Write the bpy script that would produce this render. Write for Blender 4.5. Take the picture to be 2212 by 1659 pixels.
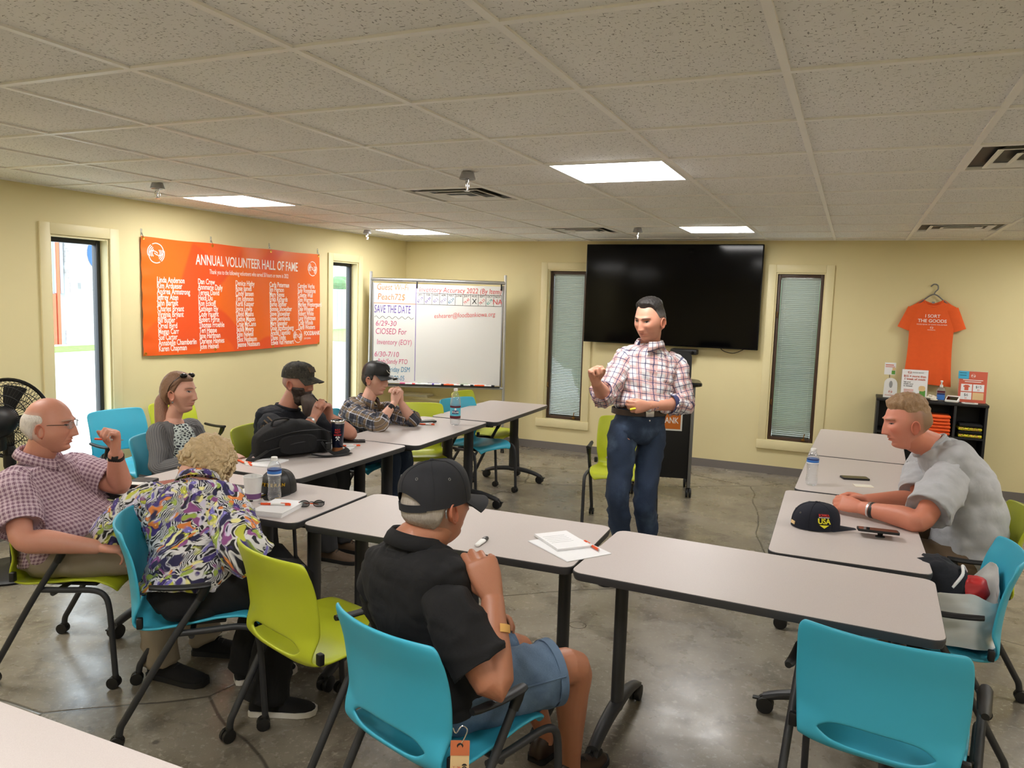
import bpy, bmesh, math, random
from mathutils import Vector, Matrix, noise
random.seed(7)
PI = math.pi
for _o in list(bpy.data.objects): bpy.data.objects.remove(_o, do_unlink=True)
SC = bpy.context.scene
COL = SC.collection

# ------------------------------------------------------------------ camera, sky, exposure
cam_d = bpy.data.cameras.new('camera'); cam = bpy.data.objects.new('camera', cam_d); COL.objects.link(cam)
cam_d.sensor_width = 36.0; cam_d.lens = 1670.925 / 2212 * 36.0; cam_d.clip_start = .02; cam_d.clip_end = 300
_r = Vector((.91425, .40398, .03072)); _u = Vector((-.07177, .08707, .99361)); _f = Vector((-.39872, .91060, -.10860))
_m = Matrix((( _r.x, _u.x, -_f.x), (_r.y, _u.y, -_f.y), (_r.z, _u.z, -_f.z)))
cam.matrix_world = Matrix.Translation((5.1313, 0, 1.7208)) @ _m.to_quaternion().to_matrix().to_4x4()
SC.camera = cam
SC.view_settings.view_transform = 'Standard'; SC.view_settings.look = 'None'
SC.view_settings.gamma = 1.0; SC.view_settings.use_curve_mapping = False
SC.view_settings.exposure = 0.35
W = bpy.data.worlds.new('overcast_sky'); SC.world = W; W.use_nodes = True
_bg = W.node_tree.nodes['Background']; _bg.inputs[0].default_value = (.80, .90, 1.0, 1); _bg.inputs[1].default_value = 4.5
PANEL = 22.0      # strength of the ceiling light panels

# ------------------------------------------------------------------ room numbers (metres)
YB, ZC, TL, GX, GY = 8.337, 2.395, .62789, 1.7627, 1.7951   # back wall, ceiling, tile pitch, grid origin
XR, YF = 8.67, -3.23                                        # right wall, rear wall

# ------------------------------------------------------------------ materials
MATS = {}
class NT:
    def __init__(s, name):
        s.m = bpy.data.materials.new(name); s.m.use_nodes = True
        s.t = s.m.node_tree; s.b = s.t.nodes['Principled BSDF']; s.c = None
    def n(s, typ, **k):
        nd = s.t.nodes.new(typ)
        for a, v in k.items():
            if a[0] == 'i' and a[1:].isdigit(): s.set(nd.inputs[int(a[1:])], v)
            else: setattr(nd, a, v)
        return nd
    def set(s, sock, v):
        if isinstance(v, bpy.types.NodeSocket): s.t.links.new(v, sock)
        elif isinstance(v, bpy.types.Node): s.t.links.new(v.outputs[0], sock)
        else:
            if isinstance(v, tuple) and len(v) == 3 and sock.type == 'RGBA': v = v + (1,)
            sock.default_value = v
    def math(s, op, a, b=0.0, c=0.0):
        return s.n('ShaderNodeMath', operation=op, i0=a, i1=b, i2=c).outputs[0]
    def mix(s, f, a, b, mode='MIX'):
        nd = s.n('ShaderNodeMix', data_type='RGBA', blend_type=mode)
        s.set(nd.inputs[0], f); s.set(nd.inputs[6], a); s.set(nd.inputs[7], b); return nd.outputs[2]
    def pos(s, kind='Object'):
        if s.c is None: s.c = {}
        if kind == 'World':
            return s.n('ShaderNodeNewGeometry').outputs['Position']
        if kind not in s.c: s.c[kind] = s.n('ShaderNodeTexCoord').outputs[kind]
        return s.c[kind]
    def map(s, v, scale=(1,1,1), rot=(0,0,0), loc=(0,0,0)):
        nd = s.n('ShaderNodeMapping'); s.set(nd.inputs[0], v); nd.inputs[1].default_value = loc; nd.inputs[2].default_value = rot; nd.inputs[3].default_value = scale
        return nd.outputs[0]
    def noise(s, v, sc, det=3, rough=.55, dist=0):
        nd = s.n('ShaderNodeTexNoise'); s.set(nd.inputs['Vector'], v); nd.inputs['Scale'].default_value = sc; nd.inputs['Detail'].default_value = det
        nd.inputs['Roughness'].default_value = rough; nd.inputs['Distortion'].default_value = dist; return nd.outputs[0]
    def vor(s, v, sc, feat='F1', out=0, rnd=1):
        nd = s.n('ShaderNodeTexVoronoi', feature=feat); s.set(nd.inputs['Vector'], v); nd.inputs['Scale'].default_value = sc
        nd.inputs['Randomness'].default_value = rnd
        return nd.outputs[out]
    def ramp(s, f, *st):
        nd = s.n('ShaderNodeValToRGB'); s.set(nd.inputs[0], f); e = nd.color_ramp.elements
        while len(e) < len(st): e.new(.5)
        for q, (p, c) in zip(e, st):
            q.position = p; q.color = (c + (1,)) if isinstance(c, tuple) else (c, c, c, 1)
        return nd.outputs[0]
    def step(s, f, a, b):
        nd = s.n('ShaderNodeMapRange', interpolation_type='SMOOTHSTEP'); s.set(nd.inputs[0], f); nd.inputs[1].default_value = a; nd.inputs[2].default_value = b
        return nd.outputs[0]
    def bump(s, h, st=.3, d=.01):
        nd = s.n('ShaderNodeBump'); nd.inputs['Strength'].default_value = st; nd.inputs['Distance'].default_value = d
        s.set(nd.inputs['Height'], h); s.set(s.b.inputs['Normal'], nd)
    def fin(s, key, col=None, rough=.5, metal=0, **k):
        if col is not None: s.set(s.b.inputs['Base Color'], col)
        s.set(s.b.inputs['Roughness'], rough); s.b.inputs['Metallic'].default_value = metal
        for a, v in k.items(): s.set(s.b.inputs[a.replace('_', ' ')], v)
        MATS[key] = s.m; return s.m

def srgb(r, g, b):
    f = lambda c: (c/255/12.92) if c/255 <= .04045 else ((c/255+.055)/1.055)**2.4
    return (f(r), f(g), f(b))

def mat(key, col, rough=.5, metal=0, var=.06, sc=30, bump=0, bsc=200, bd=.002, **k):
    n = NT(key); p = n.pos()
    c = n.mix(n.noise(p, sc, 3), tuple(x*(1-var) for x in col), tuple(min(1, x*(1+var)) for x in col)) if var else col
    if bump: n.bump(n.noise(p, bsc, 2), bump, bd)
    return n.fin(key, c, rough, metal, **k)

def plaid(key, base, bands, rough=.85, bump=.45):
    """bands: (axis 0/1, period, offset, width fraction, colour, opacity) on the cloth's own UV in metres"""
    n = NT(key); sep = n.n('ShaderNodeSeparateXYZ', i0=n.pos('UV')); c = n.mix(0., base, base)
    for ax, per, off, w, colr, op in bands:
        fr = n.math('FRACT', n.math('MULTIPLY_ADD', sep.outputs[ax], 1/per, off))
        mk = n.math('LESS_THAN', n.math('ABSOLUTE', n.math('SUBTRACT', fr, .5)), w/2)
        c = n.mix(n.math('MULTIPLY', mk, op), c, colr)
    n.bump(n.noise(n.pos(), 28, 5, .6, .8), bump, .012)
    return n.fin(key, c, rough)

mat('wall', srgb(226, 213, 164), .7, var=.025, sc=3, bump=.08, bsc=160, bd=.001)
mat('trimpaint', srgb(229, 217, 170), .45, var=.015)
mat('baseboard', srgb(118, 112, 108), .5, var=.04)
mat('winframe', srgb(70, 50, 38), .45)
mat('darkframe', srgb(28, 30, 36), .4)
mat('tbar', srgb(244, 242, 238), .5, var=.02)
mat('black', srgb(15, 15, 17), .5)
mat('blackgloss', srgb(8, 8, 10), .2, var=.02, Specular_IOR_Level=.35)
mat('screen', srgb(4, 4, 5), .10, var=0, Specular_IOR_Level=.18)
mat('chairframe', srgb(44, 45, 48), .5, bump=.05, bsc=600)
mat('castor', srgb(20, 20, 21), .5)
mat('blue', srgb(62, 174, 203), .42, var=.02, bump=.04, bsc=900, bd=.0005)
mat('lime', srgb(186, 196, 42), .42, var=.02, bump=.04, bsc=900, bd=.0005)
mat('edgeband', srgb(58, 58, 60), .45)
mat('post', srgb(46, 46, 48), .45)
mat('whitepaper', srgb(236, 236, 238), .8, var=.01)
mat('white', srgb(232, 232, 230), .4, var=.02)
mat('offwhite', srgb(225, 220, 205), .6, var=.03)
mat('orange', srgb(235, 92, 30), .45, var=.03)
mat('orangecloth', srgb(240, 98, 38), .85, var=.05, bump=.2, bsc=80)
mat('chrome', (.75, .75, .76), .22, 1, var=.03)
mat('alu', (.62, .63, .65), .35, 1, var=.04)
mat('steel', (.42, .42, .43), .45, 1)
mat('signorange', srgb(206, 112, 30), .5); mat('red', srgb(190, 35, 35), .5); mat('maroon', srgb(92, 18, 34), .5)
mat('purple', srgb(120, 80, 130), .6); mat('pen_orange', srgb(236, 84, 30), .35)
mat('labelblue', srgb(60, 120, 200), .4); mat('navylabel', srgb(30, 40, 100), .4); mat('cyan', srgb(90, 190, 215), .5)
mat('postit', srgb(70, 175, 215), .8); mat('postit2', srgb(240, 230, 140), .8)
mat('gold', srgb(196, 160, 60), .35, 1); mat('yellow', srgb(235, 225, 40), .6); mat('magenta', srgb(205, 40, 120), .6)
mat('ink_orange', srgb(236, 130, 70), .6, var=0); mat('ink_purple', srgb(96, 72, 168), .6, var=0); mat('ink_pink', srgb(208, 92, 134), .6, var=0)
mat('ink_red', srgb(222, 82, 84), .6, var=0); mat('ink_black', srgb(30, 30, 34), .6, var=0); mat('ink_blue', srgb(36, 132, 178), .6, var=0); mat('ink_teal', srgb(60, 170, 160), .6, var=0)
mat('print_white', srgb(250, 240, 232), .6, var=0); mat('print_rust', srgb(206, 96, 72), .6, var=0); mat('print_grey', srgb(150, 150, 150), .6, var=0)
mat('green', srgb(90, 150, 60), .6)
mat('cork', srgb(150, 92, 50), .7); mat('navygloss', srgb(14, 20, 44), .25, var=.02)
mat('leather_brown', srgb(150, 70, 50), .6, var=.15, sc=10); mat('tan', srgb(222, 190, 140), .7)
mat('tag_red', srgb(196, 108, 66), .7); mat('bandage', srgb(222, 172, 96), .6); mat('brass', srgb(140, 100, 50), .35, 1)
mat('mesh_grey', srgb(120, 120, 118), .5, .4)
mat('board', srgb(226, 226, 222), .18, var=.008, sc=2)
mat('blackcloth', srgb(14, 15, 20), .9, var=.12, sc=20, bump=.25, bsc=500, bd=.001)
mat('navycloth', srgb(18, 22, 34), .9, var=.12, sc=20, bump=.2, bsc=500, bd=.001)
mat('capblack', srgb(30, 31, 36), .85, var=.1, sc=30, bump=.25, bsc=700, bd=.001)
mat('capnavy', srgb(16, 20, 36), .85, var=.1, sc=30, bump=.2, bsc=700, bd=.001)
mat('greytee', srgb(176, 177, 180), .9, var=.05, sc=40, bump=.2, bsc=500, bd=.001)
mat('tan_pants', srgb(146, 134, 116), .9, var=.06, sc=14, bump=.25, bsc=300, bd=.001)
mat('brown_pants', srgb(96, 78, 58), .9, var=.08, sc=14, bump=.25, bsc=300, bd=.001)
mat('darkpants', srgb(40, 40, 42), .9, var=.08, sc=14)
mat('whitecloth', srgb(224, 224, 220), .6, var=.03, bump=.2, bsc=40)
mat('rubber', srgb(24, 24, 26), .7); mat('sole_white', srgb(222, 218, 210), .6)
mat('shoe_brown', srgb(92, 72, 54), .7)
mat('belt', srgb(50, 34, 26), .45)
mat('lens', srgb(30, 40, 40), .1, Alpha=.55)
mat('clearlens', srgb(190, 200, 205), .05, Alpha=.25)

def glass(key, col, rough=.02, ior=1.45, **k):
    n = NT(key); return n.fin(key, col, rough, Transmission_Weight=1.0, IOR=ior, **k)
n = NT('water')   # thin clear plastic
tr = n.n('ShaderNodeBsdfTransparent'); tr.inputs[0].default_value = (.93, .95, .96, 1); gl = n.n('ShaderNodeBsdfGlossy'); gl.inputs[1].default_value = .06
lw = n.n('ShaderNodeLayerWeight'); lw.inputs[0].default_value = .32; mx = n.n('ShaderNodeMixShader', i0=n.math('MULTIPLY', lw.outputs[1], .75), i1=tr.outputs[0], i2=gl.outputs[0])
df = n.n('ShaderNodeBsdfDiffuse'); df.inputs[0].default_value = (.9, .92, .95, 1); mx2 = n.n('ShaderNodeMixShader', i0=.10, i1=mx.outputs[0], i2=df.outputs[0])
n.t.links.new(mx2.outputs[0], n.t.nodes['Material Output'].inputs[0]); MATS['water'] = n.m
n = NT('pane')   # window pane: thin, mostly clear
tr = n.n('ShaderNodeBsdfTransparent'); tr.inputs[0].default_value = (.94, .97, .96, 1)
gl = n.n('ShaderNodeBsdfGlossy'); gl.inputs[1].default_value = .02
fr = n.n('ShaderNodeFresnel'); fr.inputs[0].default_value = 1.5
mx = n.n('ShaderNodeMixShader', i0=fr.outputs[0], i1=tr.outputs[0], i2=gl.outputs[0])
n.t.links.new(mx.outputs[0], n.t.nodes['Material Output'].inputs[0]); MATS['pane'] = n.m

n = NT('panel'); n.fin('panel', (1, 1, 1), .6); n.b.inputs['Emission Color'].default_value = (1, .975, .95, 1); n.b.inputs['Emission Strength'].default_value = PANEL

# polished, worn concrete
n = NT('concrete'); p = n.pos('World')
big = n.noise(p, .9, 5, .6); mid = n.noise(p, 5, 6, .65, .4); sm = n.noise(p, 40, 4)
c = n.ramp(big, (.3, srgb(106, 99, 87)), (.5, srgb(134, 126, 111)), (.72, srgb(156, 149, 136)))
c = n.mix(n.step(mid, .45, .75), c, srgb(92, 84, 72)); c = n.mix(n.math('MULTIPLY', n.step(sm, .55, .7), .45), c, srgb(180, 174, 160))
agg = n.vor(p, 90); c = n.mix(n.math('MULTIPLY', n.step(agg, .18, .05), .5), c, srgb(196, 190, 178))
wp = n.mix(.10, p, n.n('ShaderNodeTexNoise', i0=p, i2=1.6).outputs[1], 'ADD')
ck = n.vor(wp, .36, 'DISTANCE_TO_EDGE'); ckm = n.math('SUBTRACT', 1., n.step(ck, .0006, .0030)); c = n.mix(n.math('MULTIPLY', ckm, .75), c, srgb(52, 46, 40))
st = n.step(n.noise(p, 2.3, 3), .62, .72); c = n.mix(n.math('MULTIPLY', st, .5), c, srgb(74, 66, 56))
spot = n.step(n.vor(n.map(p, loc=(3, 1, 0)), 3.1), .06, .03); c = n.mix(n.math('MULTIPLY', spot, .6), c, srgb(50, 46, 42))
rg = n.ramp(n.noise(p, 2.2, 5, .6), (.3, .14), (.7, .42))
h = n.math('ADD', n.math('MULTIPLY', mid, .5), n.math('MULTIPLY', ckm, -1.)); n.bump(h, .22, .006)
n.fin('concrete', c, rg)

# mineral-fibre ceiling tile with short fissures
n = NT('tile'); p = n.pos('World')
a1 = n.noise(n.map(p, (52, 150, 60), (0, 0, .5)), 1, 1.5, .5); a2 = n.noise(n.map(p, (150, 52, 60), (0, 0, .2), (5, 3, 1)), 1, 1.5, .5)
fm = n.math('MAXIMUM', n.step(a1, .65, .69), n.step(a2, .65, .69)); pin = n.step(n.vor(p, 120), .16, .08)
c = n.mix(n.noise(p, 12, 4), srgb(234, 233, 230), srgb(242, 241, 239)); c = n.mix(n.math('MULTIPLY', fm, .72), c, srgb(96, 92, 86)); c = n.mix(n.math('MULTIPLY', pin, .25), c, srgb(120, 114, 106))
n.bump(n.math('MULTIPLY', fm, -1.), .3, .004); n.fin('tile', c, .9)

# speckled laminate
n = NT('laminate'); p = n.pos('World')
c = n.mix(n.noise(p, 420, 2), srgb(184, 174, 170), srgb(204, 195, 191)); c = n.mix(n.math('MULTIPLY', n.step(n.vor(p, 240), .22, .1), .25), c, srgb(150, 138, 134))
n.bump(n.noise(p, 700, 2), .03, .001); n.fin('laminate', c, .42)

# skin and hair take their colour from the mesh
n = NT('skin'); at = n.n('ShaderNodeAttribute', attribute_name='Col'); p = n.pos()
c = n.mix(n.math('MULTIPLY', n.noise(p, 38, 5, .62), .6), at.outputs[0], n.mix(1., at.outputs[0], (.93, .72, .66), 'MULTIPLY'))
n.bump(n.noise(p, 260, 3), .12, .002); n.fin('skin', c, .48, Subsurface_Weight=.06, Subsurface_Scale=.01)
n = NT('hair'); at = n.n('ShaderNodeAttribute', attribute_name='Col'); p = n.pos()
q = n.noise(n.map(p, (260, 260, 22)), 1, 4, .7); c = n.mix(q, n.mix(1., at.outputs[0], (.45, .42, .40), 'MULTIPLY'), n.mix(1., at.outputs[0], (1.5, 1.45, 1.4), 'MULTIPLY'))
n.bump(q, .6, .004); n.fin('hair', c, .5)
n = NT('hair_side'); at = n.n('ShaderNodeAttribute', attribute_name='Col'); p = n.pos()
q = n.noise(n.map(p, (240, 26, 240), (.5, 0, 0)), 1, 4, .7); c = n.mix(q, n.mix(1., at.outputs[0], (.45, .42, .40), 'MULTIPLY'), n.mix(1., at.outputs[0], (1.5, 1.45, 1.4), 'MULTIPLY'))
n.bump(q, .6, .004); n.fin('hair_side', c, .5)

# cloths
W_ = (1, 1, 1)
plaid('plaid_speaker', srgb(226, 224, 228), [(0, .072, 0, .42, srgb(198, 142, 136), .62), (1, .072, 0, .42, srgb(198, 142, 136), .5),
      (0, .036, .5, .13, srgb(48, 54, 100), .85), (1, .036, .5, .12, srgb(48, 54, 100), .85)])
plaid('plaid_bald', srgb(178, 150, 162), [(0, .0095, 0, .5, srgb(130, 92, 112), .5), (1, .0095, 0, .5, srgb(130, 92, 112), .5),
      (0, .019, .3, .17, srgb(92, 58, 80), .6), (1, .019, .3, .17, srgb(92, 58, 80), .6), (0, .019, .78, .14, srgb(220, 202, 208), .8), (1, .019, .78, .14, srgb(220, 202, 208), .8)])
plaid('plaid_young', srgb(150, 152, 164), [(0, .085, 0, .42, srgb(34, 36, 50), .75), (1, .085, 0, .42, srgb(34, 36, 50), .75), (0, .085, .42, .22, srgb(136, 112, 78), .75), (1, .085, .42, .22, srgb(136, 112, 78), .7),
      (0, .085, .25, .05, srgb(220, 220, 226), .8), (1, .085, .25, .05, srgb(220, 220, 226), .8), (0, .085, .62, .05, srgb(22, 22, 30), .8), (1, .085, .62, .05, srgb(22, 22, 30), .8)])
n = NT('floral'); p = n.pos('UV')
wv = n.mix(.22, p, n.n('ShaderNodeTexNoise', i0=p, i2=9.).outputs[1], 'ADD')
dd = n.vor(n.map(wv, (20, 52, 1)), 1, 'DISTANCE_TO_EDGE'); c = n.mix(n.step(dd, .10, .17), srgb(212, 210, 210), srgb(16, 15, 22))
st = n.n('ShaderNodeTexWave', i0=wv, i1=30., i2=6., i3=2.); c = n.mix(n.step(n.noise(p, 6, 2), .50, .54), c, n.mix(n.step(st.outputs[0], .45, .6), srgb(204, 204, 208), srgb(18, 18, 28)))
for sc_, lo, th, cl in ((14, 0, .36, (62, 46, 116)), (16, 3.3, .34, (186, 188, 66)), (15, 7.1, .35, (138, 74, 132)), (18, 11.7, .30, (218, 128, 58)), (16, 5.2, .34, (206, 200, 220)), (14, 9.4, .36, (34, 30, 70)), (15, 2.2, .28, (116, 108, 186)), (17, 13.2, .25, (230, 224, 150)), (13, 17.1, .30, (150, 170, 70))):
    q = n.map(wv, loc=(lo, lo*.7, 0)); rnd = n.n('ShaderNodeSeparateColor', i0=n.vor(q, sc_, 'F1', 1)); k = n.math('LESS_THAN', rnd.outputs[0], .55)
    gate = n.step(n.noise(n.map(p, loc=(lo*.3, 1, 0)), 5.5, 2), .40, .47)
    mk = n.math('MULTIPLY', n.math('MULTIPLY', n.step(n.vor(q, sc_), th+.06, th-.04), k), gate); c = n.mix(mk, c, srgb(*cl))
    c = n.mix(n.math('MULTIPLY', n.math('MULTIPLY', n.step(n.vor(q, sc_), th*.35, th*.2), k), gate), c, srgb(*[min(255, x+70) for x in cl]))
n.fin('floral', c, .75)
n = NT('blouse'); p = n.pos(); dd = n.vor(n.map(p, (40, 40, 70)), 1, 'DISTANCE_TO_EDGE'); c = n.mix(n.step(dd, .12, .2), srgb(190, 200, 196), srgb(22, 28, 40)); n.fin('blouse', c, .7)
n = NT('cardigan'); p = n.pos('UV'); kn = n.n('ShaderNodeTexWave', i0=p, i1=22., i2=1.5, i3=1.); c = n.mix(kn.outputs[0], srgb(100, 100, 102), srgb(122, 121, 122)); n.bump(n.math('ADD', kn.outputs[0], n.noise(p, 300, 2)), .5, .006); n.fin('cardigan', c, .95)
for _k, _c, _b in (('blackcloth', srgb(12, 12, 15), .3), ('navycloth', srgb(14, 17, 26), .3), ('greytee', srgb(178, 179, 182), .16)):
    n = NT(_k); p = n.pos(); n.bump(n.math('ADD', n.noise(n.map(p, (1, 1, .6), (.5, .4, 0)), 16, 4, .5, 1.2), n.math('MULTIPLY', n.noise(p, 500, 2), .05)), _b, .014); n.fin(_k, n.mix(n.noise(p, 30, 3), tuple(x*.88 for x in _c), tuple(x*1.12 for x in _c)), .9)
n = NT('denim'); p = n.pos('UV'); q = n.noise(n.map(p, (900, 180, 1)), 1, 3); fd = n.noise(n.pos(), 7, 4)
c = n.mix(q, srgb(62, 84, 112), srgb(112, 136, 162)); c = n.mix(n.step(fd, .35, .7), c, srgb(66, 86, 112)); n.bump(n.noise(n.pos(), 35, 4), .3, .006); n.fin('denim', c, .85)
n = NT('jeans'); p = n.pos('UV'); q = n.noise(n.map(p, (900, 160, 1)), 1, 3); fd = n.noise(n.pos(), 6, 4)
c = n.mix(q, srgb(22, 34, 56), srgb(50, 68, 96)); c = n.mix(n.step(fd, .5, .75), c, srgb(76, 96, 122)); n.bump(n.noise(n.pos(), 30, 4), .35, .006); n.fin('jeans', c, .85)
n = NT('camo'); p = n.pos(); q = n.noise(p, 26, 2); c = n.ramp(q, (.38, srgb(30, 28, 24)), (.47, srgb(58, 54, 46)), (.56, srgb(42, 38, 32)), (.64, srgb(76, 70, 60)))
n.bump(n.noise(p, 700, 2), .2, .001); n.fin('camo', c, .85)
n = NT('banner'); p = n.pos(); q = n.noise(n.map(p, (1, .9, 1.2)), 1.1, 1); c = n.mix(n.step(q, .47, .49), srgb(240, 96, 30), srgb(232, 84, 34)); c = n.mix(n.step(n.noise(n.map(p, loc=(4, 2, 1)), .9, 1), .52, .54), c, srgb(238, 108, 30)); n.fin('banner', c, .34)
n = NT('lawn'); p = n.pos('World'); c = n.mix(n.noise(p, 6, 5), srgb(90, 140, 56), srgb(150, 190, 96)); n.fin('lawn', c, .9)
n = NT('brick_far'); p = n.pos(); br = n.n('ShaderNodeTexBrick'); n.set(br.inputs[0], n.map(p, rot=(PI/2, 0, PI/2))); br.inputs[1].default_value = (.42, .40, .40, 1); br.inputs[2].default_value = (.55, .52, .5, 1); br.inputs[3].default_value = (.3, .3, .3, 1); br.inputs[4].default_value = 3.
c = n.mix(n.step(n.noise(p, .8, 5), .46, .56), br.outputs[0], srgb(226, 226, 224)); n.fin('brick_far', c, .9)
mat('siding', srgb(182, 190, 200), .5, var=.03); mat('rustdoor', srgb(206, 104, 72), .6); mat('asphalt', srgb(214, 214, 210), .9, var=.05, sc=2); mat('leaf', srgb(96, 126, 84), .8, var=.4, sc=3)
mat('mural_blue', srgb(50, 90, 150), .7)
n = NT('blind'); n.fin('blind', srgb(180, 182, 174), .5, Transmission_Weight=0.0)
# ------------------------------------------------------------------ mesh helpers
V = lambda *a: Vector(a)
def RZ(a): return Matrix.Rotation(a, 4, 'Z')
def TR(*a): return Matrix.Translation(Vector(a))
def frame(o, x, y, z):
    m = Matrix.Identity(4)
    for i, c in enumerate((x, y, z, o)):
        for j in range(3): m[j][i] = c[j]
    return m
def catmull(P, n):
    """resample control tuples to n points along a Catmull-Rom spline"""
    P = [Vector(p) if not isinstance(p, Vector) else p for p in P]; out = []; m = len(P) - 1
    for i in range(n):
        t = i * m / (n - 1); k = min(int(t), m - 1); t -= k
        a, b, c, d = P[max(k-1, 0)], P[k], P[k+1], P[min(k+2, m)]
        out.append(.5 * ((2*b) + (c-a)*t + (2*a-5*b+4*c-d)*t*t + (3*b-a-3*c+d)*t**3))
    return out
def rrect(w, h, r, n=5):
    o = []
    for cx, cy, a0 in ((w/2-r, h/2-r, 0), (-w/2+r, h/2-r, 90), (-w/2+r, -h/2+r, 180), (w/2-r, -h/2+r, 270)):
        for i in range(n+1):
            a = math.radians(a0 + 90*i/n); o.append((cx + r*math.cos(a), cy + r*math.sin(a)))
    return o

class MB:
    def __init__(s): s.v = []; s.f = []; s.uv = {}; s.col = []
    def add(s, vs, fs, m=None):
        b = len(s.v)
        s.v += [(m @ Vector(q)) if m is not None else Vector(q) for q in vs]; s.f += [tuple(i + b for i in f) for f in fs]; return s
    def box(s, x0, y0, z0, x1, y1, z1, bev=0, m=None):
        if bev:
            bm = bmesh.new(); bmesh.ops.create_cube(bm, size=1)
            bmesh.ops.scale(bm, vec=(x1-x0, y1-y0, z1-z0), verts=bm.verts); bmesh.ops.translate(bm, vec=((x0+x1)/2, (y0+y1)/2, (z0+z1)/2), verts=bm.verts)
            bmesh.ops.bevel(bm, geom=bm.edges[:], offset=bev, segments=2, affect='EDGES', profile=.5)
            bm.verts.ensure_lookup_table(); r = s.add([v.co.copy() for v in bm.verts], [tuple(v.index for v in f.verts) for f in bm.faces], m); bm.free(); return r
        return s.add([(x0,y0,z0),(x1,y0,z0),(x1,y1,z0),(x0,y1,z0),(x0,y0,z1),(x1,y0,z1),(x1,y1,z1),(x0,y1,z1)], [(0,3,2,1),(4,5,6,7),(0,1,5,4),(1,2,6,5),(2,3,7,6),(3,0,4,7)], m)
    def rings(s, R, cap=True, closed=True, m=None, loop=False):
        n = len(R[0]); b = []; fs = []
        for r in R: b += r
        k = len(R)
        for j in range(k if loop else k-1):
            j2 = (j+1) % k
            for i in range(n if closed else n-1):
                i2 = (i+1) % n; fs.append((j*n+i, j*n+i2, j2*n+i2, j2*n+i))
        if cap and not loop: fs.append(tuple(range(n-1, -1, -1))); fs.append(tuple((k-1)*n + i for i in range(n)))
        return s.add(b, fs, m)
    def tube(s, P, r, n=10, cap=True, m=None, loop=False, flat=1.0, ref=None):
        P = [Vector(p) for p in P]; k = len(P); R = []; rr = r if isinstance(r, (list, tuple)) else [r]*k; up = None
        for i in range(k):
            t = (P[(i+1) % k] - P[i-1]) if loop else (P[min(i+1, k-1)] - P[max(i-1, 0)])
            t = t.normalized() if t.length > 1e-9 else V(0, 0, 1)
            if up is None:
                up = Vector(ref) if ref is not None else (V(0, 0, 1) if abs(t.z) < .9 else V(1, 0, 0))
            up = up - t*up.dot(t)
            up = up.normalized() if up.length > 1e-6 else t.orthogonal().normalized(); sd = t.cross(up)
            R.append([P[i] + rr[i]*(math.cos(2*PI*a/n)*sd + flat*math.sin(2*PI*a/n)*up) for a in range(n)])
        return s.rings(R, cap, True, m, loop)
    def cyl(s, a, b, r, r2=None, n=16, m=None): return s.tube([a, b], [r, r if r2 is None else r2], n, True, m)
    def lathe(s, prof, n=24, m=None, cap=True):
        return s.rings([[V(r*math.cos(2*PI*i/n), r*math.sin(2*PI*i/n), z) for i in range(n)] for r, z in prof], cap, True, m)
    def prism(s, poly, z0, z1, m=None, inset=0):
        n = len(poly); b = [(x, y, z0) for x, y in poly] + [(x, y, z1) for x, y in poly]
        return s.add(b, [tuple(range(n-1, -1, -1)), tuple(range(n, 2*n))] + [(i, (i+1) % n, n+(i+1) % n, n+i) for i in range(n)], m)
    def ell(s, c, r, m=None, nu=20, nv=12):
        c = Vector(c); R = [[c + V(r[0]*math.sin(PI*j/nv)*math.cos(2*PI*i/nu), r[1]*math.sin(PI*j/nv)*math.sin(2*PI*i/nu), -r[2]*math.cos(PI*j/nv)) for i in range(nu)] for j in range(1, nv)]
        return s.rings(R, True, True, m)
    def grid(s, fn, nu, nv, m=None, uv=None):
        b0 = len(s.v); vs = [fn(i/nu, j/nv) for j in range(nv+1) for i in range(nu+1)]
        fs = [(j*(nu+1)+i, j*(nu+1)+i+1, (j+1)*(nu+1)+i+1, (j+1)*(nu+1)+i) for j in range(nv) for i in range(nu)]
        return s.add(vs, fs, m)
    def xf(s, m): s.v = [m @ q for q in s.v]; return s
    def join(s, o): return s.add(o.v, o.f)
    def mesh(s, name, ang=40):
        me = bpy.data.meshes.new(name); me.from_pydata([tuple(q) for q in s.v], [], s.f)
        if ang: me.shade_smooth(); me.set_sharp_from_angle(angle=math.radians(ang))
        return me
    def obj(s, name, m, par=None, ang=40): return link(name, s.mesh(name, ang), m, par)

def link(name, me, m, par=None):
    o = bpy.data.objects.new(name, me); COL.objects.link(o)
    if m and not me.materials: me.materials.append(MATS[m] if isinstance(m, str) else m)
    if par is not None: o.parent = par
    return o
def tag(o, label, cat, group=None, kind=None):
    if label: o['label'] = label
    if cat: o['category'] = cat
    if group: o['group'] = group
    if kind: o['kind'] = kind
    return o
def thing(name, label, cat, loc=(0, 0, 0), rz=0, group=None):
    o = bpy.data.objects.new(name, None); COL.objects.link(o); o.empty_display_size = .1
    o.location = loc; o.rotation_euler = (0, 0, rz); return tag(o, label, cat, group)
def struct(o): o['kind'] = 'structure'; return o
def applied(o, name=None):
    dg = bpy.context.evaluated_depsgraph_get(); me = bpy.data.meshes.new_from_object(o.evaluated_get(dg)); return me
def baked(mb, mods, ang=40):
    """mesh of an MB after modifiers"""
    o = bpy.data.objects.new('tmp', mb.mesh('tmp', 0)); COL.objects.link(o)
    for typ, kw in mods:
        md = o.modifiers.new(typ, typ)
        for a, v in kw.items(): setattr(md, a, v)
    me = applied(o); old = o.data; bpy.data.objects.remove(o); bpy.data.meshes.remove(old)
    if ang: me.shade_smooth(); me.set_sharp_from_angle(angle=math.radians(ang))
    return me
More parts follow.
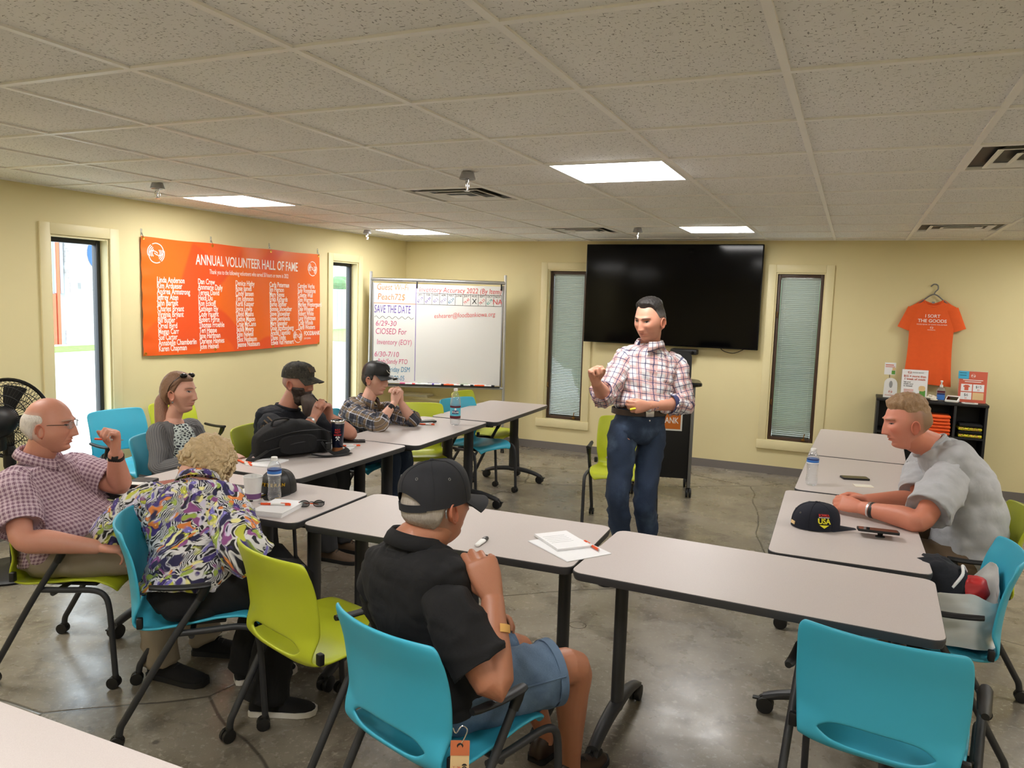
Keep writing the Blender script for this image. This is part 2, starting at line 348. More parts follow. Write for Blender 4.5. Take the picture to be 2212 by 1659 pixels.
def copy_tree(o, par=None):
    c = o.copy(); COL.objects.link(c); c.parent = par
    for ch in o.children: copy_tree(ch, c)
    return c
_tc = {}
def text(body, size, m, par, mx, align='CENTER', sx=1.0, bold=0.0, shear=0.0, ext=.0004, name='lettering', spacing=1.0, valign='CENTER'):
    cu = bpy.data.curves.new('t', 'FONT'); cu.body = body; cu.size = size; cu.align_x = align; cu.align_y = valign; cu.extrude = ext; cu.offset = bold; cu.shear = shear; cu.space_character = spacing; cu.resolution_u = 3
    o = bpy.data.objects.new('t', cu); COL.objects.link(o); me = bpy.data.meshes.new_from_object(o); bpy.data.objects.remove(o); bpy.data.curves.remove(cu)
    me.transform(mx @ Matrix.Diagonal((sx, 1, 1, 1))); me.name = name; me.materials.clear()
    return link(name, me, m, par)
def swirl(R, m, par, mx, name='emblem', w=.09):
    """round emblem of curved strokes, two interlocking hands of lines"""
    b = MB(); pc = lambda rr, a: (R*rr*math.cos(math.radians(a)), R*rr*math.sin(math.radians(a)), .0004)
    for sgn in (0, 180):
        for k, (rr, a0, a1) in enumerate(((1., 128, 196), (.82, 124, 204), (.64, 122, 214), (.47, 128, 226))): b.tube([pc(rr, a0+(a1-a0)*i/8+sgn) for i in range(9)], R*.05, 5, True, flat=.1)
        b.tube(catmull([Vector(pc(rr, a+sgn)) for rr, a in ((1., 118), (1., 90), (.99, 55), (.93, 20), (.72, -12), (.42, -30), (.2, -60), (.12, 0-120), (.2, -185))], 30), R*.05, 5, True, flat=.1)
    b.xf(mx); return b.obj(name, m, par)

# ------------------------------------------------------------------ room shell
def wall(name, m, axis, at, a0, a1, thick, holes):
    """wall in the plane axis=at, spanning a0..a1, with rectangular holes (lo, hi, z0, z1)"""
    b = MB(); xs = sorted({a0, a1} | {h[0] for h in holes} | {h[1] for h in holes}); zs = sorted({0., ZC+.15} | {h[2] for h in holes} | {h[3] for h in holes})
    for i in range(len(xs)-1):
        for j in range(len(zs)-1):
            cx, cz = (xs[i]+xs[i+1])/2, (zs[j]+zs[j+1])/2
            if any(h[0] < cx < h[1] and h[2] < cz < h[3] for h in holes): continue
            if axis == 'y': b.box(xs[i], min(at, at+thick), zs[j], xs[i+1], max(at, at+thick), zs[j+1])
            else: b.box(min(at, at+thick), xs[i], zs[j], max(at, at+thick), xs[i+1], zs[j+1])
    bm = bmesh.new(); me = b.mesh(name, 0); bm.from_mesh(me); bmesh.ops.remove_doubles(bm, verts=bm.verts, dist=1e-5)
    bad = [f for f in bm.faces if sum(1 for g in bm.faces if g is not f and set(g.verts) == set(f.verts))]
    bmesh.ops.delete(bm, geom=bad, context='FACES'); bmesh.ops.recalc_face_normals(bm, faces=bm.faces); bm.to_mesh(me); bm.free()
    return struct(link(name, me, m))
WZ0, WZ1 = .345, 2.075
BW = ((1.89, 2.36), (4.375, 4.845)); LW = ((3.665, 4.135), (6.845, 7.315))
wall('wall_back', 'wall', 'y', YB, -.2, XR+.2, .16, [(a, b, WZ0, WZ1) for a, b in BW])
wall('wall_left', 'wall', 'x', 0., YF, YB, -.16, [(a, b, WZ0, WZ1) for a, b in LW])
wall('wall_right', 'wall', 'x', XR, YF, YB, .16, []); wall('wall_front', 'wall', 'y', YF, -.2, XR+.2, -.16, [])
struct(MB().box(-.2, YF-.2, -.12, XR+.2, YB+.18, 0).obj('floor', 'concrete', ang=0))
for nm, bx in (('back', (0, YB-.006, 0, XR, YB, .085)), ('left', (0, YF, 0, .006, YB-.006, .085)), ('right', (XR-.006, YF, 0, XR, YB-.006, .085))):
    struct(MB().box(*bx).obj('baseboard_'+nm, 'baseboard', ang=0))

def window(n, axis, at, lo, hi, sgn, fm, deep, blind):
    """casing, jambs, sash and glass; sgn = direction out of the room"""
    def q(b, a0, o0, z0, a1, o1, z1, bev=0):
        o0, o1 = at + sgn*o0, at + sgn*o1
        if axis == 'y': b.box(a0, min(o0, o1), z0, a1, max(o0, o1), z1, bev)
        else: b.box(min(o0, o1), a0, z0, max(o0, o1), a1, z1, bev)
        return b
    root = struct(q(MB(), lo-.001, .10, WZ0-.001, lo+.006, .155, WZ1).obj('window_%d' % n, 'trimpaint', ang=0))
    w = .078
    for a0, z0, a1, z1 in ((lo-w, WZ0-w, lo, WZ1+w), (hi, WZ0-w, hi+w, WZ1+w), (lo, WZ1, hi, WZ1+w)):
        q(MB(), a0, -.016, z0, a1, .0, z1, .003).obj('casing', 'trimpaint', root)
    q(MB(), lo-w-.01, -.026, WZ0-w-.004, hi+w+.01, .0, WZ0+.012, .004).obj('window_sill', 'trimpaint', root)
    for a0, z0, a1, z1 in ((lo, WZ0, lo+.014, WZ1), (hi-.014, WZ0, hi, WZ1), (lo+.014, WZ1-.014, hi-.014, WZ1), (lo+.014, WZ0, hi-.014, WZ0+.012)):
        q(MB(), a0, .0005, z0, a1, .15, z1).obj('jamb', 'trimpaint', root)
    f = .034
    i0, i1, j0, j1 = lo+.014, hi-.014, WZ0+.012, WZ1-.014
    for a0, z0, a1, z1 in ((i0, j0, i0+f, j1), (i1-f, j0, i1, j1), (i0+f, j1-f, i1-f, j1), (i0+f, j0, i1-f, j0+f)):
        q(MB(), a0, deep, z0, a1, deep+.05, z1, .003).obj('sash', fm, root)
    o_ = at + sgn*(deep+.014); pane = MB(); qd = [(i0+f, j0+f), (i1-f, j0+f), (i1-f, j1-f), (i0+f, j1-f)]
    pane.add([(a_, o_, z_) if axis == 'y' else (o_, a_, z_) for a_, z_ in qd], [(0, 1, 2, 3) if axis == 'y' else (0, 1, 2, 3)]); pane = pane.obj('pane', 'pane', root, 0)
    if blind:
        nb = 84; h = (j1-j0-2*f)/nb; mb = MB(); wdt = (i1-i0-2*f)-.006
        mb.rings([[V(x, -.0115*math.cos(1.02)*t, .0115*math.sin(1.02)*t - .0012*(1-t*t) + o) for x in (-wdt/2, wdt/2) for o in (0,)] for t in (-1, -.5, 0, .5, 1)], False, False)
        sm = mb.mesh('slat'); sm.materials.append(MATS['blind'])
        for k in range(nb):
            s_ = link('slat', sm, None, root); s_.location = ((i0+i1)/2, at+sgn*(deep+.034), j0+f+h*(k+.5))
        for dx in (-.14, .14): MB().cyl(((i0+i1)/2+dx, at+sgn*(deep+.034), j0+f), ((i0+i1)/2+dx, at+sgn*(deep+.034), j1-f), .0009, n=5).obj('ladder_cord', 'white', root)
        MB().box(i0+f, at+sgn*(deep+.022), j1-f-.022, i1-f, at+sgn*(deep+.046), j1-f, .002).obj('head_rail', 'blind', root)
        # casement hardware
        b = MB(); b.box(i1-.11, at+sgn*(deep-.02)-.012, j0+f-.018, i1-.075, at+sgn*(deep-.02)+.012, j0+f+.004, .003); b.tube([(i1-.09, at+.0+sgn*(deep-.025), j0+f), (i1-.085, at+sgn*(deep-.05), j0+f+.03), (i1-.08, at+sgn*(deep-.045), j0+f+.06)], .005, 8)
        b.obj('crank_handle', 'brass', root)
        for z in (.72, 1.62):
            MB().tube([(i0+.017, at+sgn*(deep-.0), z), (i0+.015, at+sgn*(deep-.025), z+.02), (i0+.017, at+sgn*(deep-.02), z+.06)], .005, 8).obj('latch', 'brass', root)
    return root
window(1, 'y', YB, *BW[0], 1, 'winframe', .055, True)
window(2, 'y', YB, *BW[1], 1, 'winframe', .03, True)
window(3, 'x', 0., *LW[0], -1, 'darkframe', .075, False)
window(4, 'x', 0., *LW[1], -1, 'darkframe', .075, False)

# ceiling: T-bars, each tile a piece of its own
LIGHTS = [(3, 3), (-2, 4), (-2, 8), (3, 8), (3, -2), (-2, 0), (-2, -4), (3, -6), (8, 3), (8, 8), (8, -2), (8, -6)]
VENTS = [(1, 4), (1, 8), (6, 3), (6, 8)]
c0 = -3; c1 = 11; r0 = -8; r1 = 11
b = MB(); hw = .012
for c in range(c0, c1+1):
    x = GX + c*TL
    if 0 < x < XR: b.box(x-hw, YF, ZC-.002, x+hw, YB, ZC+.03)
for r_ in range(r0, r1+1):
    y = GY + r_*TL
    if YF < y < YB: b.box(0, y-hw, ZC-.0022, XR, y+hw, ZC+.03)
b.box(0, YF, ZC-.002, .022, YB, ZC+.02); b.box(0, YB-.022, ZC-.002, XR, YB, ZC+.02)
ceil = struct(b.obj('ceiling', 'tbar', ang=0))
MB().box(-.2, YF-.2, ZC+.1, XR+.2, YB+.2, ZC+.14).obj('slab', 'black', ceil, 0)
tm = MB().box(-TL/2+.004, -TL/2+.004, 0, TL/2-.004, TL/2-.004, .016, .002).mesh('tile'); tm.materials.append(MATS['tile'])
for c in range(c0, c1):
    for r_ in range(r0, r1):
        if (c, r_) in LIGHTS or (c, r_) in VENTS: continue
        x0, x1_, y0, y1_ = max(GX+c*TL, 0), min(GX+(c+1)*TL, XR), max(GY+r_*TL, YF), min(GY+(r_+1)*TL, YB)
        if x1_-x0 < .03 or y1_-y0 < .03: continue
        dz = ZC + .005 + random.uniform(0, .0015)
        if x1_-x0 > TL*.99 and y1_-y0 > TL*.99:
            t = link('tile', tm, None, ceil); t.location = ((x0+x1_)/2, (y0+y1_)/2, dz)
        else:
            t = MB().box(x0+.006, y0+.006, dz, x1_-.006, y1_-.006, dz+.016).obj('tile', 'tile', ceil, 0)
def lname(c, r_, kind):
    d = {(3, 3): 'large bright square %s above the speaker', (-2, 4): 'bright square %s above the orange banner', (-2, 8): 'bright square %s in the far left corner over the whiteboard', (3, 8): 'bright square %s in front of the wall screen',
         (1, 4): 'square white ceiling %s beside the middle sprinkler', (1, 8): 'square white ceiling %s left of the wall screen', (6, 3): 'square ceiling %s nearest the camera at the right edge', (6, 8): 'square ceiling %s near the hanging orange shirt'}
    e = {(3, -2): 'above and just left of the photographer', (-2, 0): 'over the left wall behind the fan', (-2, -4): 'in the rear left corner behind the photographer', (3, -6): 'in the middle of the rear of the room', (8, 3): 'over the right hand side beyond the frame', (8, 8): 'in the far right corner beyond the orange shirt', (8, -2): 'to the right of the photographer', (8, -6): 'in the rear right corner behind the photographer'}
    if (c, r_) in e: return 'square light panel ' + e[(c, r_)]
    return d.get((c, r_), 'square ceiling %s behind or beside the camera, column %d row %d' % (kind, c, r_)) % (() if (c, r_) not in d else kind)
for c, r_ in LIGHTS:
    x, y = GX+(c+.5)*TL, GY+(r_+.5)*TL
    if not (0 < x < XR and YF < y < YB): continue
    o = thing('ceiling_light', lname(c, r_, 'light panel'), 'ceiling light', (x, y, ZC), 0, 'ceiling light panels')
    h = TL/2-.012; b = MB()
    for q in ((-h, -h, h, -h+.018), (-h, h-.018, h, h), (-h, -h+.018, -h+.018, h-.018), (h-.018, -h+.018, h, h-.018)): b.box(q[0], q[1], -.003, q[2], q[3], .03)
    b.obj('frame', 'white', o, 0); MB().box(-h+.018, -h+.018, .002, h-.018, h-.018, .02).obj('diffuser', 'panel', o, 0)
for c, r_ in VENTS:
    x, y = GX+(c+.5)*TL, GY+(r_+.5)*TL
    o = thing('air_vent', lname(c, r_, 'air vent'), 'air vent', (x, y, ZC), 0, 'square ceiling air vents')
    h = TL/2-.012
    def sq(a, z): return [V(-a, -a, z), V(a, -a, z), V(a, a, z), V(-a, a, z)]
    MB().rings([sq(h, -.003), sq(h-.014, -.003), sq(h-.016, .012), sq(h, .012)], False, loop=True).obj('frame', 'tbar', o, 0)
    for a, z in ((.225, -.004), (.145, -.008)):
        MB().rings([sq(a, z), sq(a-.012, z+.003), sq(a-.034, z+.016), sq(a-.036, z+.014), sq(a-.014, z), sq(a-.003, z-.003)], False, loop=True).obj('louvre', 'tbar', o, 0)
    MB().rings([sq(.07, -.011), sq(.05, -.008), sq(.0005, -.006)], True).obj('centre_plate', 'tbar', o, 0)
    MB().rings([sq(h-.012, .012), sq(h-.012, .11), sq(.001, .11)], True).obj('duct', 'black', o, 0)
for (x, y), lb in (((.977, 3.715), 'left wall'), ((3.168, 3.80), 'middle air vent'), ((.41, 6.89), 'far left corner light'), ((3.285, 6.942), 'wall screen')):
    o = thing('sprinkler', 'chrome pendant fire sprinkler on the ceiling near the ' + lb, 'sprinkler', (x, y, ZC), 0, 'ceiling fire sprinklers')
    MB().lathe([(.033, 0), (.045, -.036), (.043, -.038), (.028, -.03), (.012, -.03)], 24).obj('cup', 'steel', o)
    b = MB().cyl((0, 0, -.02), (0, 0, -.055), .011)
    for s in (-1, 1): b.tube([(0, s*.008, -.05), (0, s*.018, -.06), (0, s*.018, -.08), (0, s*.004, -.098)], .0035, 6)
    b.cyl((0, 0, -.05), (0, 0, -.092), .003, n=8); b.obj('body', 'chrome', o)
    MB().lathe([(.004, -.095), (.016, -.098), (.017, -.1), (.004, -.101)], 16).obj('deflector', 'chrome', o)

# ------------------------------------------------------------------ outside the left windows
struct(MB().box(-60, -30, -.3, -.2, 70, -.12).obj('pavement', 'asphalt', ang=0))
tag(MB().box(-16.6, 8, -.12, -14.9, 23, -.09).obj('verge', 'lawn', ang=0), 'narrow strip of grass before the building outside the window', 'grass')
tag(MB().box(-19.8, 25, -.12, -9, 45, -.1).obj('lawn', 'lawn', ang=0), 'patch of lawn seen through the far narrow window', 'grass')
bd = thing('warehouse', 'pale warehouse across the yard seen through the near window', 'building', (-17.5, 15, -.12))
MB().box(-4, -8, 0, -.2, 1.75, 7).obj('wall', 'siding', bd, 0)
for k in range(40):
    MB().box(-.2, -6.2+k*.2, 1.6, -.14, -6.1+k*.2, 7).obj('siding_rib', 'siding', bd, 0)
MB().box(-.2, 1.45, 0, -.1, 1.55, 7).obj('downpipe', 'rustdoor', bd, 0)
d_ = MB().box(-.2, -1.2, 0, -.1, 1.4, 1.58).obj('loading_door', 'rustdoor', bd, 0); MB().box(-.1, 1.0, .9, -.06, 1.06, 1.1).obj('handle', 'steel', d_, 0)
MB().box(-4, 1.75, 0, .1, 9, 7).obj('brick_wall', 'brick_far', bd, 0); MB().box(.1, 2.0, 1.75, .25, 6, 1.95).obj('ledge', 'steel', bd, 0)
b = MB(); b.rings([[V(.12, 2.75+rr*math.cos(a*PI/16)*.8, 2.9+rr*math.sin(a*PI/16)) for a in range(32)] for rr in (.28, .5)], False); b.obj('painted_letter', 'mural_blue', bd, 0)
fn = thing('yard_fence', 'pale yard fence beyond the lawn through the far window', 'fence', (-20.2, 33, -.12))
for k in range(26): MB().box(-.05, -3+k*.42, 0, .05, -2.62+k*.42, 2.1).obj('fence_board', 'siding', fn, 0)
MB().box(.05, -1.2, .4, .3, .2, 1.9).obj('blue_panel', 'mural_blue', fn, 0)
tr = thing('tree', 'green tree crown above the yard fence', 'tree', (-30, 47, -.12)); MB().cyl((0, 0, 0), (0, 0, 2.2), .2).obj('trunk', 'shoe_brown', tr)
b = MB()
for k in range(60): b.ell((random.gauss(0, 1.6), random.gauss(0, 2.2), 2.4+random.gauss(0, .35)), (.8, .8, .4), nu=8, nv=6)
b.obj('crown', 'leaf', tr)
# outside the back wall
struct(MB().box(-.19, YB+.3, -.3, 12, 30, -.12).obj('rear_yard', 'asphalt', ang=0))
b = MB()
for k in range(90): b.ell((random.uniform(.5, 10), 13+random.gauss(0, .4), random.uniform(.1, 2.0)), (.6, .5, .5), nu=8, nv=6)
tag(b.obj('hedge', 'leaf'), 'green hedge glimpsed through the window blinds', 'hedge')
# ------------------------------------------------------------------ nesting chairs
def shell_mesh(key):
    prof = [(.245, .418), (.238, .440), (.20, .452), (.12, .448), (.02, .436), (-.08, .424), (-.15, .418), (-.198, .428), (-.222, .466), (-.230, .53), (-.238, .62), (-.252, .70), (-.276, .775), (-.292, .822)]
    wid = [.195, .212, .226, .232, .234, .230, .222, .214, .216, .224, .230, .230, .227, .220]
    cur = catmull([(y, z, w) for (y, z), w in zip(prof, wid)], 90); L = [0]
    for i in range(1, 90): L.append(L[-1] + math.hypot(cur[i][0]-cur[i-1][0], cur[i][1]-cur[i-1][1]))
    T = L[-1]
    def at(s):
        s = max(0, min(T, s)); k = 0
        while k < 88 and L[k+1] < s: k += 1
        f = (s-L[k])/max(L[k+1]-L[k], 1e-9); return cur[k].lerp(cur[k+1], max(0, min(1, f)))
    s0 = next(L[i] for i in range(90) if cur[i][0] < -.2 and cur[i][1] > .476)
    def pt(u, s):
        c = at(s); x = u*c[2]; k = s/T
        if k > .975: x *= 1 - .05*((k-.975)/.025)**2
        if k < .05: x *= 1 - .06*((.05-k)/.05)**2
        back = max(0, min(1, (s-s0+.06)/.12)); q = u*u
        y = c[0] + back*(.042*q + .012*q*q*q); z = c[1] + (1-back)*(.022*q*q if k > .2 else .022*q*q*k/.2) - (.02*q*q if k < .1 else 0)*(1-k/.1)
        if k > .93: z -= .006*((abs(u))**8)
        return V(x, y, z)
    b = MB(); nu = 30
    def h(u): a = .68; return .034*max(0, 1-(abs(u)/a)**3.2)**.5
    b.grid(lambda i, j: pt(2*i-1, j*(s0-h(2*i-1))), nu, 24)
    b.grid(lambda i, j: pt(2*i-1, s0+h(2*i-1)*1.1 + j*(T-s0-h(2*i-1)*1.1)), nu, 20)
    o = baked(b, [('WELD', dict(merge_threshold=.0006)), ('SOLIDIFY', dict(thickness=.011, offset=0)), ('SUBSURF', dict(levels=1, render_levels=1))], 0)
    o.shade_smooth(); o.materials.append(MATS[key]); return o
def castor(b, x, y, r=.026):
    for s in (-1, 1): b.lathe([(r*.5, -.009), (r, -.007), (r, .007), (r*.5, .009)], 14, TR(x+s*.011, y-.008, r) @ Matrix.Rotation(PI/2, 4, 'Y'))
    b.tube([(x, y, r+.035), (x, y, r+.02), (x, y-.008, r)], [.012, .016, .012], 10)
def chair_proto(key):
    root = thing('nesting_chair', '', 'chair'); link('seat_shell', shell_mesh(key), None, root)
    for s in (-1, 1):
        x = s*.258
        MB().tube(catmull([(x, .048, .598), (x, .03, .56), (x, -.08, .385), (x, -.225, .13), (x, -.25, .085), (x, -.256, .05)], 22), .0135, 10).obj('rear_leg', 'chairframe', root)
        MB().tube(catmull([(x*.96, -.06, .425), (x*.97, .05, .428), (x*.98, .17, .432), (x, .225, .415), (x, .246, .36), (x, .256, .22), (x, .266, .05)], 26), .0125, 10).obj('front_leg', 'chairframe', root)
        b = MB(); R = []
        for t in [i/12 for i in range(13)]:
            y = .072 - .215*t; w = (.021-.006*t)*min(1, (12*t+.4))**.4 * (1 if t < .95 else .7); z = .612 - .006*math.sin(t*PI) + .006*t
            R.append([V(x + s*.004 + w*math.cos(a*PI/6), y, z + .010*math.sin(a*PI/6)) for a in range(12)])
        b.rings(R); b.tube([(x, .052, .606), (x, .046, .585), (x, .03, .556)], [.02, .018, .0155], 10); b.obj('armrest', 'black', root)
        MB().box(x-s*.042, -.192, .450, x-s*.016, -.170, .492, .005).obj('pivot_bracket', 'black', root)
        b = MB(); castor(b, x, -.256); b.obj('castor', 'castor', root); b = MB(); castor(b, x, .266); b.obj('castor', 'castor', root)
    MB().tube([(-.25, .0, .410), (.25, .0, .410)], .011, 8).obj('crossbar', 'chairframe', root)
    MB().box(-.12, -.10, .398, .12, .12, .412, .005).obj('seat_plate', 'black', root)
    return root
_cp = {}
def chair(key, x, y, ang, label):
    """ang = facing direction in degrees (0 = +X)"""
    if key not in _cp: o = _cp[key] = chair_proto(key)
    else: o = copy_tree(_cp[key])
    o.location = (x, y, 0); o.rotation_euler = (0, 0, math.radians(ang-90)); o['label'] = label; o['group'] = 'blue and lime nesting chairs'
    return o
CH = [('blue', 5.300, 2.565, 82, 'empty turquoise chair nearest the camera, its back to us at the right front table'),
 ('blue', 4.065, 1.985, 72, 'turquoise chair holding the man in the black polo shirt'),
 ('lime', 3.375, 2.315, 72, 'empty lime chair between the floral shirt and the black polo'),
 ('blue', 2.745, 2.29, 42, 'turquoise chair under the person in the floral shirt'),
 ('lime', 1.98, 2.37, 23.5, 'lime chair under the bald man in purple plaid'),
 ('blue', .43, 3.98, -5, 'empty turquoise chair standing by the left window'),
 ('lime', .40, 4.535, 0, 'empty lime chair against the wall below the orange banner'),
 ('blue', 1.405, 3.515, 16, 'turquoise chair under the woman in the grey cardigan'),
 ('lime', 1.685, 4.055, 8, 'lime chair under the bearded man in the camouflage cap'),
 ('blue', 1.68, 4.86, 5, 'turquoise chair under the young man in the plaid flannel'),
 ('lime', 1.92, 5.45, -55, 'empty lime chair turned askew behind the soda bottle'),
 ('blue', 2.13, 6.08, -17, 'empty turquoise chair tucked under the farthest left table'),
 ('lime', 1.95, 6.62, 0, 'empty lime chair farthest back beside the whiteboard'),
 ('lime', 3.58, 5.71, -80, 'empty lime chair behind the standing speaker'),
 ('blue', 5.50, 3.45, 180, 'turquoise chair with the white carrier bag on its seat'),
 ('lime', 5.66, 4.20, 182, 'lime chair under the man in the grey t-shirt')]
CHO = [chair(*c) for c in CH]

# ------------------------------------------------------------------ flip-top tables on wheels
def table(x, y, L, ang, label, w=.60):
    o = thing('training_table', label, 'table', (x, y, 0), math.radians(ang), 'grey laminate training tables')
    pl = rrect(L, w, .045)
    MB().prism(rrect(L-.004, w-.004, .043), .735, .7375).obj('laminate_top', 'laminate', o, 30)
    b = MB(); R = [[V(q[0], q[1], .702) for q in rrect(L-.03, w-.03, .035)], [V(q[0], q[1], .706) for q in rrect(L-.01, w-.01, .042)], [V(q[0], q[1], .722) for q in pl], [V(q[0], q[1], .734) for q in pl], [V(q[0], q[1], .7365) for q in rrect(L-.005, w-.005, .042)]]
    b.rings(R); b.obj('edge_band', 'edgeband', o)
    for s in (-1, 1):
        px = s*(L/2-.115)
        R = [[V(px+.024*math.cos(a*PI/10), .043*math.sin(a*PI/10), z) for a in range(20)] for z in (.095, .69)]
        MB().rings(R).obj('post', 'post', o)
        R = []
        for i in range(21):
            t = i/10-1; yy = t*.285; z = .115 - .038*t*t - .012*t**4; hh = .022-.004*t*t; ww = .030 - .006*abs(t)
            R.append([V(px+ww*math.cos(a*PI/6), yy, z+hh*math.sin(a*PI/6)) for a in range(12)])
        MB().rings(R).obj('foot', 'post', o)
        for q in (-1, 1):
            b = MB(); cy = q*.262
            for k in (-1, 1): b.lathe([(.018, -.012), (.034, -.010), (.036, -.004), (.036, .004), (.034, .010), (.018, .012)], 18, TR(px+k*.015, cy+q*.012, .036) @ Matrix.Rotation(PI/2, 4, 'Y'))
            b.tube([(px, cy, .085), (px, cy, .062), (px, cy+q*.012, .04)], [.016, .02, .014], 10)
            b.box(px-.012, cy+q*.03-.01, .052, px+.012, cy+q*.06+.004 if q > 0 else cy+q*.03+.01, .060, .002) if q > 0 else b.box(px-.012, cy-.064, .052, px+.012, cy-.03, .060, .002)
            b.obj('castor', 'castor', o)
        MB().box(px-.03, -.2, .675, px+.03, .2, .702, .006).obj('top_bracket', 'post', o)
    MB().box(-L/2+.115, -.02, .62, L/2-.115, .02, .665, .006).obj('beam', 'post', o)
    return o
TAB = [(4.858, 2.890, 1.215, -1.6, 'empty grey training table at the right front, nothing on it'), (3.622, 2.918, 1.215, 1.8, 'grey training table with the loose papers and key fob'),
 (2.390, 2.868, 1.205, 1.5, 'grey training table with the paper cup and water bottle'), (2.190, 3.785, 1.125, 90, 'grey training table under the black backpack'),
 (2.230, 4.945, 1.165, 92, 'grey training table with the tall soda bottle'), (2.255, 6.18, 1.235, 91.5, 'farthest left grey training table by the whiteboard, empty'),
 (5.165, 3.81, 1.175, 91, 'grey training table with the navy cap'), (5.205, 4.975, 1.105, 89, 'grey training table with the clear water bottle at the right'),
 (5.225, 6.185, 1.26, 88.5, 'farthest right grey training table near the black shelf, empty')]
for t in TAB: table(*t)
table(3.45, .815, 1.5, 0, 'grey table corner nearest the camera at the bottom left')

# ------------------------------------------------------------------ orange banner
bn = thing('vinyl_banner', 'wide orange vinyl banner of volunteer names on the left wall', 'banner', (.012, 5.51, 1.655))
BL, BH = 2.205, .935
def bpt(u, v):
    y = (u-.5)*BL; z = (v-.5)*BH
    d = .004*math.sin(u*17)*(v**3)*.6 + .006*max(0, 1-abs(u-.655)*8)*(v**6) + .003*math.sin(u*31+v*5) + .004*math.sin(v*40)*max(0, 1-u*14)
    z += -.006*math.sin(PI*3*u)**2*v*v*v - .010*math.sin(u*PI*1.5)*(1-v)**3
    return V(.006 + d + .016*(1-v)**4*math.sin(PI*u), y, z)
b = MB(); b.grid(bpt, 80, 36); link('vinyl_sheet', baked(b, [('SOLIDIFY', dict(thickness=.0012, offset=0))]), 'banner', bn)
def onbanner(o):
    for q in o.data.vertices: q.co.x += bpt(q.co.y/BL+.5, q.co.z/BH+.5).x + .0014
    return o
def BM(y, z, k=.0): return frame((k, y, z), V(0, 1, 0), V(0, 0, 1), V(1, 0, 0))
onbanner(text('ANNUAL VOLUNTEER HALL OF FAME', .125, 'print_white', bn, BM(.10, .315), sx=.62, bold=.0012))
onbanner(text('Thank you to the following volunteers who served 50 hours or more in 2022', .058, 'print_white', bn, BM(.10, .222), sx=.56))
NAMES = [['Linda Anderson', 'Kim Ardueser', 'Andrea Armstrong', 'Jeffrey Aten', 'Jahn Bartelt', 'Charles Bryant', 'Virginia Bryant', 'Bill Butler', 'Orval Byrd', 'Megan Carr', 'Sue Carter', 'Annabelle Chamberlin', 'Karen Chapman'],
 ['Dan Crew', 'Annmarie Daily', 'Teresa David', 'Heidi Du', 'Ron Eckoff', 'Kathleen Ely', 'Cody Faught', 'Robert Forte', 'Thomas Froehle', 'Teri Happe', 'Jane Hartman', 'Darlene Haynes', 'John Heinen'],
 ['Denice Higby', 'Rose James', 'Cindy Jansen', 'Tim Johnson', 'Karla Kasper', 'Joyce Lewis', 'David Maahs', 'Kathie Mason', 'Craig McCann', 'Jackie Myers', 'John Newell', 'Eliot Nusbaum', 'Jeanne Nusbaum'],
 ['Carla Peterman', 'Jim Pierson', 'Mary Reyes', 'Erika Richards', 'Burke Shiffler', 'Bonnie Showalter', 'Steve Showalter', 'Steve Siembieda', 'Mary Spangler', 'Doug Strutzenberg', 'Araceli Tapetillo', 'Diane Tingle', 'Edwin Van Hemert'],
 ['Carolyn Verba', 'Judy Vonnahme', 'Colette Wall', 'Don Warren', 'Marilee Westergaard', 'Dale Wheeler', 'Robert White', 'Lang Wightman', 'Craig Woods', 'Darin Wouters']]
for k, col in enumerate(NAMES):
    y = (-.96, -.535, -.10, .345, .755)[k]
    for j, nm in enumerate(col): onbanner(text(nm, .066, 'print_white', bn, BM(y, .135 - j*.0462), 'LEFT', sx=.66, bold=.0009, name='printed_name'))
onbanner(swirl(.078, 'print_white', bn, BM(-.965, .345))); onbanner(swirl(.072, 'print_white', bn, BM(.98, .315))); onbanner(swirl(.066, 'print_white', bn, BM(.745, -.365)))
onbanner(text('FOODBANK', .06, 'print_white', bn, BM(.845, -.345), 'LEFT', sx=.78, bold=.0012)); onbanner(text('OF IOWA', .026, 'print_white', bn, BM(.845, -.395), 'LEFT'))
for y, z in ((-1.085, .452), (-.37, .447), (.36, .449), (1.085, .452), (-1.085, -.452), (-.36, -.448), (.37, -.452), (1.085, -.452)):
    MB().lathe([(.006, .002), (.012, .003), (.013, .001), (.006, 0)], 14, BM(y, z, bpt(y/BL+.5, z/BH+.5).x), False).obj('grommet', 'gold', bn)
for y in (-1.085, -.37, .36, 1.085):
    h_ = thing('wall_hook', {-1.085: 'clear hook at the upper left corner of the orange banner', -.37: 'clear hook left of centre above the orange banner', .36: 'clear hook right of centre above the orange banner', 1.085: 'clear hook at the upper right corner of the orange banner'}[y], 'hook', (0, 5.51+y, 2.13), 0, 'clear hooks holding the banner')
    MB().box(.0005, -.009, 0, .004, .009, .05, .0015).obj('adhesive_plate', 'clearlens', h_); MB().tube([(.004, 0, .02), (.014, 0, .006), (.018, 0, -.012), (.024, 0, -.004)], .0025, 6).obj('hook_wire', 'chrome', h_)

# ------------------------------------------------------------------ whiteboard on a wheeled stand
A_, B_ = V(.11, 7.395, 0), V(1.50, 8.045, 0); ax = (B_-A_).normalized(); WL = (B_-A_).length; nv_ = V(ax.y, -ax.x, 0)
wb = thing('whiteboard', 'rolling whiteboard with marker notes in the far left corner', 'whiteboard', tuple((A_+B_)/2), math.atan2(ax.y, ax.x))
